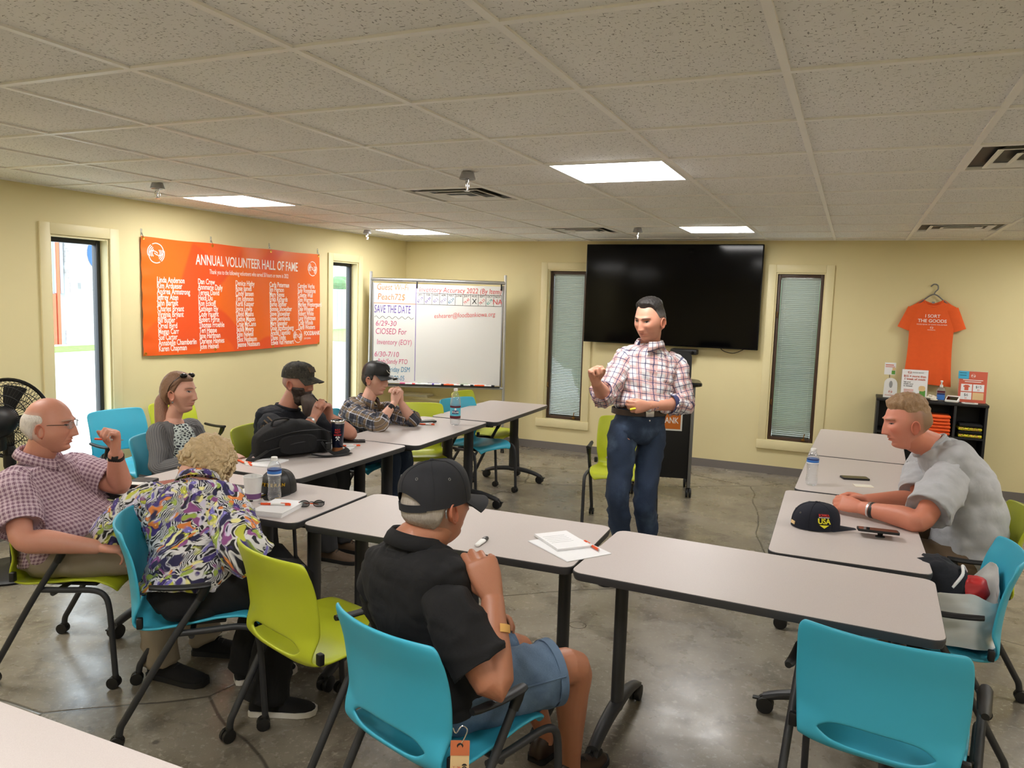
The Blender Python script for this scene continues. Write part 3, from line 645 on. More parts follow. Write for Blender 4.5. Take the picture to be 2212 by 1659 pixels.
# local: x along board, -y towards the room
zt, zb = 1.90, .70; hl = WL/2
MB().box(-hl+.035, -.008, zb+.03, hl-.035, .008, zt-.04).obj('writing_surface', 'board', wb, 0)
for s in (-1, 1):
    MB().tube(catmull([(s*(hl-.012), 0, 1.955), (s*(hl-.010), 0, 1.93), (s*(hl-.004), 0, 1.2), (s*(hl+.004), -.0, .70), (s*(hl+.006), .0, .42), (s*(hl+.006), 0, .08)], 22), .0165, 12).obj('upright', 'alu', wb)
    MB().box(s*(hl-.036)-.009, -.012, zb+.02, s*(hl-.036)+.009, .012, zt-.03, .003).obj('side_rail', 'steel', wb)
    MB().tube(catmull([(s*(hl+.006), -.02, .10), (s*(hl+.006), -.16, .09), (s*(hl+.006), -.24, .07)], 8), .014, 8).obj('foot', 'alu', wb)
    MB().tube(catmull([(s*(hl+.006), .01, .10), (s*(hl+.006), .05, .09), (s*(hl+.006), .1, .07)], 8), .014, 8).obj('foot', 'alu', wb)
    for q in (-.24, .1):
        b = MB(); castor(b, s*(hl+.006), q); b.obj('castor', 'castor', wb)
    MB().box(hl-.062 if s > 0 else -.245, -.022, zt-.085, hl-.046 if s > 0 else -.229, -.012, zt-.012, .003).obj('clip', 'black', wb)
MB().tube([(-hl+.012, 0, zt), (hl-.012, 0, zt-.0)], .021, 12).obj('top_rail', 'alu', wb)
MB().tube([(-hl+.006, 0, zb), (hl-.004, 0, zb)], .016, 10).obj('bottom_rail', 'alu', wb)
MB().box(-hl+.04, -.075, zb+.012, hl-.04, -.012, zb+.022, .003).obj('marker_tray', 'black', wb)
def WM(x, z, rot=0): return frame((x, -.0095, z), V(1, 0, 0), V(0, 0, 1), V(0, -1, 0)) @ RZ(rot)
X0 = -hl+.045
for s_, z, x, sz, m_, sx, rt in (('Guest Wi-Fi', 1.815, X0+.03, .10, 'ink_orange', .72, 0), ('Peach72$', 1.705, X0+.04, .10, 'ink_orange', .80, .0), ('SAVE THE DATE', 1.565, X0+.005, .125, 'ink_purple', .46, 0),
  ('6/29-30', 1.405, X0+.02, .085, 'ink_pink', .9, 0), ('ClOSED For', 1.315, X0+.02, .095, 'ink_pink', .72, 0), ('Inventory (EOY)', 1.195, X0+.035, .085, 'ink_pink', .70, 0), ('6/30-7/10', 1.055, X0+.01, .085, 'ink_pink', .85, 0), ('Bob/Sandy PTO', .975, X0+.05, .08, 'ink_pink', .66, 0), ('1st Friday DSM', .885, X0+.09, .085, 'ink_blue', .62, 0), ('9:00 off 90-05', .785, X0+.06, .08, 'ink_blue', .66, 0)):
    text(s_, sz, m_, wb, WM(x, z, rt), 'LEFT', sx=sx, bold=-.0003, shear=.12, name='handwriting')
text('Inventory Accuracy 2022 (By Item)', .082, 'ink_red', wb, WM(X0+.505, 1.80), 'LEFT', sx=.80, bold=-.0004, shear=.1, name='handwriting')
text('eshearer@foodbankiowa.org', .075, 'ink_red', wb, WM(X0+.68, 1.505, .06), 'LEFT', sx=.78, bold=-.0006, shear=.15, name='handwriting')
def line(x0, z0, x1, z1, m_, w=.003): 
    d = V(x1-x0, 0, z1-z0); MB().tube([(x0, -.0092, z0), (x1, -.0092, z1)], w, 6, flat=.12, ref=(0, 1, 0)).obj('drawn_line', m_, wb)
line(X0+.475, 1.86, X0+.475, zb+.06, 'ink_purple'); line(X0, 1.635, X0+.475, 1.635, 'ink_orange'); line(X0+.48, 1.760, hl-.05, 1.760, 'ink_black', .002); line(X0+.48, 1.635, hl-.05, 1.635, 'ink_black', .002)
MO = [('JAN', '87.19', 'ink_purple'), ('FEB', '84.99', 'ink_purple'), ('MAR', '82.2', 'ink_purple'), ('APR', '77.21', 'ink_purple'), ('MAY', '82.24', 'ink_blue'), ('JUNE', '', 'ink_red'), ('JULY', '79.40', 'ink_red'), ('AUG', 'X', 'ink_black'), ('SEPT', '78.33', 'ink_red'), ('OCT', '82.79', 'ink_teal'), ('NOV', 'NA', 'ink_red')]
cw = (hl-.05-X0-.48)/11
for k, (m1, v1, c1_) in enumerate(MO):
    x = X0+.48+cw*k; line(x+cw, 1.635, x+cw, 1.765, 'ink_black', .0018)
    text(m1, .032, 'ink_black', wb, WM(x+cw/2, 1.742), sx=.9, name='handwriting')
    if v1: text(v1, .04 if len(v1) > 2 else .085, c1_, wb, WM(x+cw/2, 1.683, .75 if len(v1) > 2 else 0), sx=.9, name='handwriting')
wvP = [(X0+.01+.44*i/40, -.0092, 1.475+.014*math.sin(i*.95)) for i in range(41)]
MB().tube(wvP, .0022, 5, flat=.12, ref=(0, 1, 0)).obj('drawn_line', 'ink_black', wb)
pens = ['ink_pink', 'ink_red', 'green', 'white', 'ink_black', 'ink_purple', 'ink_purple', 'ink_black', 'orange', 'orange', 'ink_red', 'ink_black', 'green', 'ink_black', 'white', 'orange', 'ink_black', 'ink_black']
for k, pc in enumerate(pens):
    x = -.36 + k*.056 + random.uniform(-.01, .01); yy = -.03-.026*(k % 2); q = wb.matrix_basis
    o = thing('marker_pen', 'dry-erase marker on the whiteboard tray, number %d from its left end' % (k+1) if False else '%s dry-erase marker lying on the whiteboard tray, %s from the left' % ({'ink_pink': 'pink', 'ink_red': 'red', 'green': 'green', 'white': 'white', 'ink_black': 'black', 'ink_purple': 'purple', 'orange': 'orange'}[pc], ['first', 'second', 'third', 'fourth', 'fifth', 'sixth', 'seventh', 'eighth', 'ninth', 'tenth', 'eleventh', 'twelfth', 'thirteenth', 'fourteenth', 'fifteenth', 'sixteenth', 'seventeenth', 'eighteenth'][k]), 'marker', tuple(wb.location + Matrix.Rotation(wb.rotation_euler.z, 3, 'Z') @ V(x, yy, zb+.033)), wb.rotation_euler.z + random.uniform(-.08, .08), 'markers on the whiteboard tray')
    MB().cyl((-.05, 0, 0), (.03, 0, 0), .0095, n=12).obj('barrel', 'white' if k % 3 else pc, o); MB().cyl((.03, 0, 0), (.065, 0, 0), .0105, .009, n=12).obj('cap', pc, o)

# low ledge behind the whiteboard
lg = thing('wall_ledge', 'low cream ledge along the back wall behind the whiteboard', 'ledge', (.62, YB-.12, 0))
MB().box(-.60, -.09, 0, .60, .118, .47, .003).obj('carcass', 'wall', lg); MB().box(-.615, -.11, .47, .615, .118, .50, .004).obj('top_board', 'trimpaint', lg)
bx = thing('document_box', 'flat white box lying on the cream ledge', 'box', (.25, YB-.12, .50), .1); MB().box(-.19, -.10, 0, .19, .10, .022, .003).obj('tray', 'offwhite', bx); MB().box(-.185, -.095, .022, .185, .095, .03, .003).obj('lid', 'offwhite', bx)

# ------------------------------------------------------------------ wall screen, camera bar, cable
tv = thing('wall_screen', 'very large black flat screen mounted high on the back wall', 'television', (3.318, YB, 1.815), 0)
MB().box(-.935, -.115, -.535, .935, -.075, .535, .006).obj('bezel', 'blackgloss', tv); MB().box(-.922, -.1165, -.518, .922, -.1145, .524).obj('screen', 'screen', tv, 0)
MB().box(-.5, -.075, -.3, .5, -.04, .3, .01).obj('rear_housing', 'black', tv); MB().box(-.3, -.04, -.2, .3, -.001, .2).obj('wall_bracket', 'steel', tv)
sb = thing('camera_bar', 'small black camera bar under the wall screen', 'camera', (3.50, YB-.09, 1.225)); MB().box(-.14, -.03, -.028, .14, .088, .028, .012).obj('body', 'black', sb); MB().lathe([(.014, 0), (.014, .006), (.009, .007), (.008, .004)], 16, TR(.1, -.03, 0) @ Matrix.Rotation(PI/2, 4, 'X')).obj('camera_lens', 'blackgloss', sb)
tag(MB().tube(catmull([(3.86, YB-.05, 1.30), (3.90, YB-.05, 1.255), (4.0, YB-.045, 1.235), (4.09, YB-.05, 1.27), (4.12, YB-.05, 1.30)], 24), .004, 6).obj('screen_cable', 'black'), 'thin black cable looping below the wall screen', 'cable')

# ------------------------------------------------------------------ lectern
lc = thing('lectern', 'black rolling lectern with orange sign behind the speaker', 'lectern', (3.58, 7.02, 0), math.radians(14))
for x in (-.255, .255):
    for y in (-.20, .20):
        MB().box(x-.014, y-.02, .09, x+.014, y+.02, 1.0, .004).obj('corner_post', 'mesh_grey', lc)
        b = MB()
        for k in (-1, 1): b.lathe([(.02, -.012), (.042, -.010), (.044, 0), (.042, .010), (.02, .012)], 18, TR(x+k*.014, y, .044) @ Matrix.Rotation(PI/2, 4, 'Y'))
        b.cyl((x, y, .1), (x, y, .05), .012); b.obj('castor', 'castor', lc)
MB().box(-.24, -.205, .17, .24, -.19, .99, .002).obj('front_panel', 'black', lc)
for s in (-1, 1):
    sp = MB().box(s*.252-.003, -.17, .16, s*.252+.003, .17, .99).obj('side_panel', 'mesh_grey', lc, 0)
    for k in range(24):
        MB().box(s*.2565-.002, -.165, .19+k*.033, s*.2565+.002, .165, .207+k*.033).obj('slat', 'offwhite', sp, 0)
R = [[V(q[0], q[1], z) for q in rrect(.66-e, .52-e, .12)] for z, e in ((1.0, .02), (1.006, 0), (1.024, 0), (1.03, .02))]
MB().rings(R).obj('top_board', 'blackgloss', lc)
MB().prism(rrect(.42, .27, .05), -.009, .009, TR(.02, -.10, 1.165) @ Matrix.Rotation(math.radians(80), 4, 'X')).obj('reading_shelf', 'black', lc)
sg = MB().box(-.20, -.2095, .60, .17, -.206, .93).obj('sign_board', 'white', lc, 0); MB().box(-.185, -.2115, .615, .155, -.2096, .915).obj('sign_print', 'signorange', sg, 0)
text('FOODBANK', .075, 'print_white', sg, frame((-.02, -.2125, .69), V(1, 0, 0), V(0, 0, 1), V(0, -1, 0)), sx=.75, bold=.0012)
swirl(.06, 'print_white', sg, frame((-.02, -.2125, .81), V(1, 0, 0), V(0, 0, 1), V(0, -1, 0)))

# ------------------------------------------------------------------ shirt on a hanger
th = thing('hanging_shirt', 'orange t-shirt with white print hanging on the back wall', 't-shirt', (5.80, YB-.035, 1.84))
out = [(-.075, .0), (-.21, -.045), (-.262, -.30), (-.175, -.335), (-.165, -.22), (-.175, -.4), (-.195, -.60), (-.18, -.72), (.17, -.775), (.195, -.60), (.175, -.40), (.165, -.24), (.185, -.345), (.272, -.31), (.215, -.045), (.075, .0)]
def half(y):   # silhouette half-widths by height, body only
    return .0
b = MB()
def body_(u, v):
    z = -.80*v; w = .205-.02*math.sin(v*PI) + .0*v
    if v < .06: w = .085 + (.205-.085)*(v/.06)**.7
    x = (2*u-1)*w; fold = .010*math.sin(x*34+1.0)*v + .006*math.sin(x*61+z*4)*v*v
    neck = .055*max(0, 1-(x/.078)**2) if abs(x) < .078 and v < .2 else 0
    z2 = z - (neck*(1-v/.2) if v < .2 else 0) + (.03*(u-.5)*v*v)*-1
    return V(x, -.022 - .02*math.sin(u*PI) - fold, z2 - .04*(abs(2*u-1)**1.5)*(1-v)*(1 if v < .5 else .3)*.6)
b.grid(body_, 40, 36); b.grid(lambda u, v: V(body_(u, v).x*.985, .006, body_(u, v).z + (.03 if v < .02 else 0)), 40, 36)
for s in (-1, 1):
    R = []
    for i in range(9):
        t = i/8; c = V(s*(.15+.085*t), -.008, -.085-.20*t); d = V(s*.36, 0, -.93); nx = V(.93, 0, s*.36)
        R.append([c + nx*(.062-.004*t)*math.cos(a*PI/9) + V(0, 1, 0)*(.030-.006*t)*math.sin(a*PI/9) for a in range(18)])
    b.rings(R, True)
link('cloth', baked(b, [('SMOOTH', dict(iterations=2, factor=.4))], 60), 'orangecloth', th)
MB().tube([(.078*math.cos(a), -.046+.02*abs(math.cos(a)), -.004+.062*math.sin(a)) for a in [PI+PI*i/16 for i in range(17)]], .006, 6).obj('collar', 'orangecloth', th)
MB().box(-.012, .001, -.035, .012, .003, -.018).obj('neck_label', 'print_grey', th, 0)
def SM(x, z, k=-.0505): return frame((x, k, z), V(1, 0, 0), V(0, 0, 1), V(0, -1, 0))
text('I SORT', .042, 'print_white', th, SM(.0, -.155), bold=.0004); text('THE GOODS', .042, 'print_white', th, SM(.0, -.20), bold=.0008); text('FOOD BANK OF IOWA VOLUNTEER', .0155, 'print_white', th, SM(.0, -.234)); swirl(.013, 'print_white', th, SM(0, -.262)); text('FOODBANK', .012, 'print_white', th, SM(0, -.284))
hg = thing('coat_hanger', 'grey plastic coat hanger holding the orange shirt', 'hanger', (5.80, YB-.03, 1.84))
MB().tube(catmull([(-.17, 0, -.085), (-.09, 0, -.012), (0, 0, .05), (.09, 0, -.012), (.17, 0, -.085)], 20), .006, 8).obj('shoulder_bar', 'mesh_grey', hg)
MB().tube(catmull([(0, 0, .05), (.01, 0, .075), (.03, 0, .10), (.025, 0, .135), (-.005, 0, .145), (-.025, 0, .13), (-.028, 0, .12)], 20), .006, 8).obj('hook', 'mesh_grey', hg)
nl = tag(MB().cyl((5.80, YB-.04, 1.985), (5.80, YB, 1.985), .003, n=8).obj('wall_nail', 'steel'), 'small nail in the back wall above the coat hanger', 'nail')

# ------------------------------------------------------------------ black shelf unit and what is on it
sx0, sx1, sy0, sz = 5.38, 6.285, 7.985, .91
sh = thing('shelf_unit', 'black bookcase by the back wall below the orange shirt', 'bookcase', ((sx0+sx1)/2, (sy0+YB)/2, 0)); ww = (sx1-sx0)/2; dd_ = (YB-sy0)/2-.008
for x in (-ww, .185, ww-.022): MB().box(x, -dd_, 0, x+.022, dd_, sz-.025, .002).obj('side_panel' if x != .185 else 'divider', 'black', sh)
MB().box(-ww-.004, -dd_-.006, sz-.025, ww+.004, dd_, sz, .003).obj('top_board', 'black', sh); MB().box(-ww+.022, dd_-.006, .03, ww-.022, dd_, sz-.025).obj('back_panel', 'black', sh, 0)
for z in (.04, .30, .585): MB().box(-ww+.022, -dd_+.004, z, ww-.022, dd_-.006, z+.018).obj('shelf', 'black', sh, 0)
def shirtstack(x, y, z, n, m, label, w=.2, d=.2):
    for k in range(n):
        o = thing('folded_shirt', label % ['bottom', 'second', 'third', 'fourth', 'fifth', 'top'][k], 'shirt', (x+random.uniform(-.006, .006), y, z+k*.031), random.uniform(-.05, .05), 'folded shirts in the black bookcase')
        b = MB(); R = []
        for i in range(13):
            a = -PI/2 + PI*i/12; R.append([V(xx, d/2*(-1) + .014*(1-math.cos(a))*-.4, .015) for xx in (0,)])
        b = MB(); b.box(-w/2, -d/2, 0, w/2, d/2, .029, .012); b.obj('cloth', m[k % len(m)], o)
        MB().tube([(-w/2+.012, -d/2-.001, .016), (0, -d/2-.003, .014+.004*math.sin(k)), (w/2-.012, -d/2-.001, .017)], .005, 6).obj('fold_edge', m[k % len(m)], o)
shirtstack(5.935-.03, 8.10, .604, 6, ['orangecloth'], 'folded orange shirt, %s of the orange pile in the bookcase')
mat('patterned', srgb(28, 28, 30), .8)
n = NT('vivid'); q = n.noise(n.pos(), 60, 3); c = n.ramp(q, (.40, srgb(16, 16, 18)), (.46, srgb(235, 228, 40)), (.56, srgb(228, 220, 40)), (.6, srgb(210, 50, 120)), (.68, srgb(16, 16, 18))); n.fin('vivid', c, .7)
shirtstack(6.16, 8.10, .604, 4, ['vivid', 'blackcloth'], 'folded black and yellow shirt, %s of the bright pile in the bookcase', .19)
shirtstack(6.18, 8.10, .059, 3, ['blackcloth', 'vivid'], 'folded black and yellow shirt, %s of the low pile in the bookcase', .17)
cp = thing('blue_cup', 'light blue round bowl in the middle of the bookcase', 'bowl', (6.06, 8.08, .319)); MB().lathe([(.04, 0), (.06, .03), (.072, .075), (.075, .09), (.068, .088), (.055, .03), (.03, .008)], 26).obj('body', 'cyan', cp); MB().tube([(.074*math.cos(i*PI/14), .074*math.sin(i*PI/14), .09) for i in range(28)], .003, 6, loop=True).obj('rim', 'cyan', cp)
tag(MB().box(6.0, sy0-.0085, .545, 6.05, sy0-.007, .585).obj('shelf_note', 'postit2'), 'small pale yellow note stuck on the bookcase shelf edge', 'note')
# on top
ds = thing('donation_reader', 'white tap-to-give reader with rounded top on the bookcase', 'card reader', (5.49, 8.12, sz))
MB().prism([(-.058, 0), (.058, 0), (.055, .13)] + [(.055*math.cos(a), .13+.052*math.sin(a)) for a in [PI*i/14 for i in range(1, 14)]] + [(-.055, .13)], -.03, .03, Matrix.Rotation(PI/2, 4, 'X')).obj('body', 'white', ds)
R = [(.012, -.04), (.016, 0), (.012, .04)]; MB().ell((0, -.031, .125), (.014, .004, .034)).obj('touch_pad', 'print_grey', ds)
swirl(.016, 'print_rust', ds, frame((0, -.031, .055), V(1, 0, 0), V(0, 0, 1), V(0, -1, 0))); text('FOODBANK', .016, 'print_rust', ds, frame((0, -.0312, .022), V(1, 0, 0), V(0, 0, 1), V(0, -1, 0)))
cl = thing('clip_card', 'small printed card held above the white reader', 'card', (5.475, 8.14, sz+.182)); MB().tube([(0, 0, 0), (0, 0, .035)], .003, 6).obj('clip_stem', 'black', cl); q = MB().box(-.048, -.003, .03, .048, .0, .145).obj('card', 'whitepaper', cl, 0)
MB().box(-.04, -.0045, .118, .03, -.0032, .126).obj('printed_line', 'print_rust', q, 0); MB().box(-.04, -.0045, .102, .04, -.0032, .108).obj('printed_line', 'print_rust', q, 0); MB().box(.015, -.0045, .035, .045, -.0032, .07).obj('printed_patch', 'green', q, 0); MB().box(.02, -.0055, .072, .046, -.0042, .098).obj('printed_patch', 'tan', q, 0)
s1 = thing('acrylic_sign', 'upright white printed donation sign on the bookcase', 'sign', (5.685, 8.06, sz)); tl = Matrix.Rotation(math.radians(-6), 4, 'X')
MB().box(-.108, -.002, 0, .108, .002, .275, m=tl).obj('sheet', 'whitepaper', s1, 0); MB().box(-.112, .003, 0, .112, .006, .279, m=tl).obj('holder', 'clearlens', s1, 0); MB().box(-.11, 0, 0, .11, .07, .004).obj('holder_foot', 'clearlens', s1, 0)
def S1(x, z): return tl @ frame((x, -.0035, z), V(1, 0, 0), V(0, 0, 1), V(0, -1, 0))
swirl(.015, 'print_rust', s1, S1(-.045, .25)); text('FOOD BANK', .016, 'print_grey', s1, S1(-.02, .25), 'LEFT'); text('$15 = more than', .027, 'print_rust', s1, S1(0, .215), bold=.0004); text('1 week of meals', .027, 'print_rust', s1, S1(0, .188), bold=.0004)
for j, t in enumerate(('tap your', 'credit card', 'to donate!')): text(t, .018, 'ink_black', s1, S1(-.09, .16-.018*j), 'LEFT')
b = MB(); b.prism(rrect(.05, .075, .012), 0, .001); b.xf(S1(.07, .055)); b.obj('printed_phone', 'green', s1); b = MB(); b.prism(rrect(.055, .05, .02), 0, .0012); b.xf(S1(.065, .105)); b.obj('printed_hand', 'tan', s1)
for j in range(4): b = MB(); b.box(-.04, -.002, 0, .04, .002, .0008, m=S1(-.045, .09-.012*j)); b.obj('printed_line', 'print_rust', s1, 0)
cr = thing('paper_bundle', 'crumpled cream paper bundle beside the hand sanitizer', 'paper', (5.83, 8.07, sz)); b = MB()
for k in range(7): b.ell((random.uniform(-.03, .03), random.uniform(-.02, .02), .012+.006*k), (.035-.003*k, .025, .010), nu=10, nv=6)
link('bundle', baked(b, [('REMESH', dict(mode='VOXEL', voxel_size=.004)), ('SMOOTH', dict(iterations=2))]), 'offwhite', cr); MB().tube(catmull([(.03, 0, .02), (.05, -.01, .03), (.045, .01, .045)], 8), .003, 6).obj('twist', 'steel', cr)
hs = thing('sanitizer_bottle', 'pump bottle of blue hand sanitizer on the bookcase', 'bottle', (5.91, 8.10, sz))
R = [[V(q[0], q[1], z) for q in rrect(w_, d2, .016)] for z, w_, d2 in ((0, .07, .042), (.004, .076, .046), (.10, .076, .046), (.118, .06, .04), (.128, .03, .028))]; MB().rings(R).obj('bottle_body', 'water', hs)
MB().box(-.032, -.0245, .012, .032, -.0235, .06).obj('label_print', 'labelblue', hs, 0); MB().box(-.032, -.0245, .06, .032, -.0235, .075).obj('label_print', 'navylabel', hs, 0); MB().box(-.032, -.0245, .078, .032, -.0235, .096).obj('label_print', 'maroon', hs, 0)
b = MB().cyl((0, 0, .128), (0, 0, .15), .014); b.cyl((0, 0, .15), (0, 0, .175), .006); b.tube([(0, 0, .175), (0, -.01, .182), (0, -.035, .178)], .006, 8); b.box(-.01, -.02, .176, .01, .012, .19, .003); b.obj('pump', 'white', hs)
cr2 = thing('card_terminal', 'white payment terminal with dark screen on the bookcase', 'card reader', (6.005, 8.05, sz), -.25)
tl2 = Matrix.Rotation(math.radians(17), 4, 'X'); b = MB().box(-.055, -.06, .020, .055, .07, .042, .008, m=tl2); b.box(-.05, -.05, 0.0005, .05, .06, .03, .01); b.obj('body', 'white', cr2); MB().box(-.043, -.05, .0425, .043, .03, .0435, m=tl2).obj('display', 'screen', cr2, 0)
cd = thing('charging_pad', 'flat white charging pad in front of the price sign', 'charger', (6.14, 8.035, sz)); MB().prism(rrect(.13, .07, .03), 0, .008).obj('pad', 'white', cd); MB().prism(rrect(.08, .04, .015), .008, .0095).obj('inlay', 'print_grey', cd)
s2 = thing('price_sign', 'rust red price sign with a shirt picture on the bookcase', 'sign', (6.165, 8.14, sz))
MB().box(-.112, -.003, 0, .112, 0, .285, m=tl).obj('sheet', 'print_rust', s2, 0); MB().box(-.116, .001, 0, .116, .004, .29, m=tl).obj('holder', 'clearlens', s2, 0); MB().box(-.11, 0, 0, .11, .06, .004).obj('holder_foot', 'clearlens', s2, 0)
for x, z in ((-.048, .135), (.048, .135), (-.048, .06), (.048, .06)): MB().box(x-.044, -.0045, z-.033, x+.044, -.0032, z+.033, m=tl).obj('price_cell', 'whitepaper' if (x, z) != (.048, .06) else 'tan', s2, 0)
def S2(x, z): return tl @ frame((x, -.0052, z), V(1, 0, 0), V(0, 0, 1), V(0, -1, 0))
text('$15', .032, 'ink_black', s2, S2(.048, .145)); text('$3', .018, 'print_rust', s2, S2(.048, .118)); text('$6', .034, 'ink_black', s2, S2(-.048, .068)); text('$3', .018, 'print_rust', s2, S2(-.048, .04)); swirl(.017, 'print_white', s2, S2(0, .245))
for z_, w_ in ((.206, .08), (.190, .065)): b = MB(); b.box(-w_, -.003, 0, w_, .003, .0008, m=S2(0, z_)); b.obj('printed_line', 'print_white', s2, 0)
b = MB(); b.prism([(-.016, -.024), (.016, -.024), (.016, .008), (.022, .004), (.028, .014), (.012, .026), (-.012, .026), (-.028, .014), (-.022, .004), (-.016, .008)], 0, .001); b.xf(S2(-.048, .135)); b.obj('printed_shirt', 'print_rust', s2)
pn = tag(MB().box(-.12, -.0055, .215, -.035, -.0046, .285, m=tl).obj('sticky_note', 'postit', None, 0), 'blue sticky note on the corner of the price sign', 'note'); pn.location = s2.location
for z_ in (.268, .245): MB().box(-.11, -.0064, z_, -.055, -.0056, z_+.004, m=tl).obj('written_line', 'ink_black', pn, 0)

# ------------------------------------------------------------------ pedestal fan at the left edge
fa = thing('pedestal_fan', 'black pedestal fan behind the bald man at the left edge', 'fan', (.62, 2.93, 0), math.radians(118))
zc = .93; b = MB()   # blows along local +x
MB().lathe([(.24, 0), (.245, .012), (.225, .03), (.05, .05), (.03, .06)], 36).obj('base', 'black', fa); MB().cyl((0, 0, .05), (0, 0, zc-.14), .02).obj('pole', 'black', fa)
MB().lathe([(.028, 0), (.034, .02), (.034, .12), (.026, .14)], 16, TR(0, 0, zc-.3)).obj('height_collar', 'black', fa)
MB().rings([[V(x, r_*math.cos(a*PI/10), zc+r_*math.sin(a*PI/10)) for a in range(20)] for x, r_ in ((-.02, .075), (-.10, .095), (-.20, .09), (-.235, .06), (-.24, .02))]).obj('motor_housing', 'black', fa)
MB().box(-.13, -.03, zc-.17, -.07, .03, zc-.07, .01).obj('tilt_bracket', 'black', fa)
for sgn in (-1, 1):
    g = MB()
    for k in range(60):
        a = 2*PI*k/60; g.tube([(sgn*(.085 if r_ < .22 else .02)*(1 if r_ < .2 else .8)+.02, r_*math.cos(a), zc+r_*math.sin(a)) for r_ in (.05, .10, .16, .205, .228)], .0016, 4)
    for r_ in (.05, .10, .15, .20): g.tube([(sgn*.085+.02 if r_ < .2 else sgn*.07+.02, r_*math.cos(a*PI/20), zc+r_*math.sin(a*PI/20)) for a in range(40)], .0025, 5, loop=True)
    g.obj('grille', 'black', fa)
MB().tube([(.02, .232*math.cos(a*PI/24), zc+.232*math.sin(a*PI/24)) for a in range(48)], .011, 8, loop=True).obj('rim_ring', 'blackgloss', fa)
MB().lathe([(.04, -.03), (.045, .0), (.03, .035)], 18, TR(.02, 0, zc) @ Matrix.Rotation(PI/2, 4, 'Y')).obj('hub', 'black', fa)
for k in range(4):
    a0 = k*PI/2; b = MB(); b.grid(lambda u, v: V(.02+.03*(u-.5), (.03+.17*v)*math.cos(a0+.75*(u-.5)*(1-.2*v)+.2*v), zc+(.03+.17*v)*math.sin(a0+.75*(u-.5)*(1-.2*v)+.2*v)), 6, 8)
    link('blade', baked(b, [('SOLIDIFY', dict(thickness=.003))]), 'black', fa)
# ------------------------------------------------------------------ people: building blocks
def lerp(a, b, t): return a + (b-a)*t
def sst(x, a, b):
    t = max(0., min(1., (x-a)/(b-a))); return t*t*(3-2*t)
def gs(x, c, s): return math.exp(-((x-c)/s)**2)
class CB:
    """cloth: lofts with UVs in metres"""
    def __init__(s): s.v = []; s.f = []; s.u = []
    def loft(s, R, cap=True, uoff=0., cen=None):
        n = len(R[0]); b = len(s.v); cir = []; vv = [0.]; C = [sum(r, V(0, 0, 0))/n for r in R]
        for r in R: cir.append(sum((r[i]-r[i-1]).length for i in range(n)))
        c = max(cir)*.97
        for j in range(1, len(R)): vv.append(vv[-1] + max((C[j]-C[j-1]).length, .002))
        for r in R: s.v += r
        for j in range(len(R)-1):
            for i in range(n):
                k = (i+1) % n; s.f.append((b+j*n+i, b+j*n+k, b+(j+1)*n+k, b+(j+1)*n+i))
                s.u.append(((i/n*c+uoff, vv[j]), ((i+1)/n*c+uoff, vv[j]), ((i+1)/n*c+uoff, vv[j+1]), (i/n*c+uoff, vv[j+1])))
        if cap:
            for rr, q in ((0, range(n-1, -1, -1)), (len(R)-1, range(n))): s.f.append(tuple(b+rr*n+i for i in q)); s.u.append(tuple((0, 0) for _ in q))
        return s
    def obj(s, name, m, par, off, amp=.004, fr=14, seed=0, sub=0):
        me = bpy.data.meshes.new(name); me.from_pydata([tuple(q-off) for q in s.v], [], s.f); uv = me.uv_layers.new(name='UVMap')
        k = 0
        for fu in s.u:
            for q in fu: uv.data[k].uv = q; k += 1
        me.shade_smooth()
        if amp:
            ds = []
            for vt in me.vertices:
                p = vt.co*fr + V(seed*7.3, seed*3.1, 0); w = noise.noise(p*.7); rg = (1-abs(noise.noise(V(p.x*1.1+p.z*.5, p.y*1.1, p.z*.8)+V(9, 9, 9))))**5 + .7*(1-abs(noise.noise(V(p.x*.9-p.z*.7, p.y*.9+p.z*.3, p.z*1.3)+V(2, 7, 4))))**6
                ds.append(vt.normal*amp*(1.0*w+1.5*rg-.75))
            for vt, d in zip(me.vertices, ds): vt.co += d
        o = link(name, me, m, par); return o
def oring(c, x, y, rx, ry, n, pw=2.2):
    o = []
    for i in range(n):
        a = 2*PI*i/n; ca, sa = math.cos(a), math.sin(a)
        o.append(c + x*(rx*math.copysign(abs(ca)**(2/pw), ca)) + y*(ry*math.copysign(abs(sa)**(2/pw), sa)))
    return o
def limb_rings(P, Rr, n=20, k=24, ref=None, pw=2.):
    """smooth tapered limb through points; radii r or (rx, ry)"""
    Rr = [(q, q) if not isinstance(q, tuple) else q for q in Rr]
    pts = catmull(P, k); rad = catmull([V(q[0], q[1], 0) for q in Rr], k); R = []; up = Vector(ref) if ref is not None else V(.31, .17, .93)
    for i in range(k):
        t = (pts[min(i+1, k-1)]-pts[max(i-1, 0)]).normalized(); up = up - t*up.dot(t)
        up = up.normalized() if up.length > 1e-5 else t.orthogonal().normalized()
        R.append(oring(pts[i], up.cross(t), up, rad[i][0], rad[i][1], n, pw))
    return R
def sleeve(cb, P, Rr, n=36, k=36, ref=None, hem=True):
    R = limb_rings(P, Rr, n, k, ref)
    if hem:
        c = sum(R[-1], V(0, 0, 0))/n; t = (c - sum(R[-2], V(0, 0, 0))/n).normalized()
        R.append([c + (q-c)*.94 for q in R[-1]]); R.append([c - t*.02 + (q-c)*.86 for q in R[-1]])
    cb.loft(R)
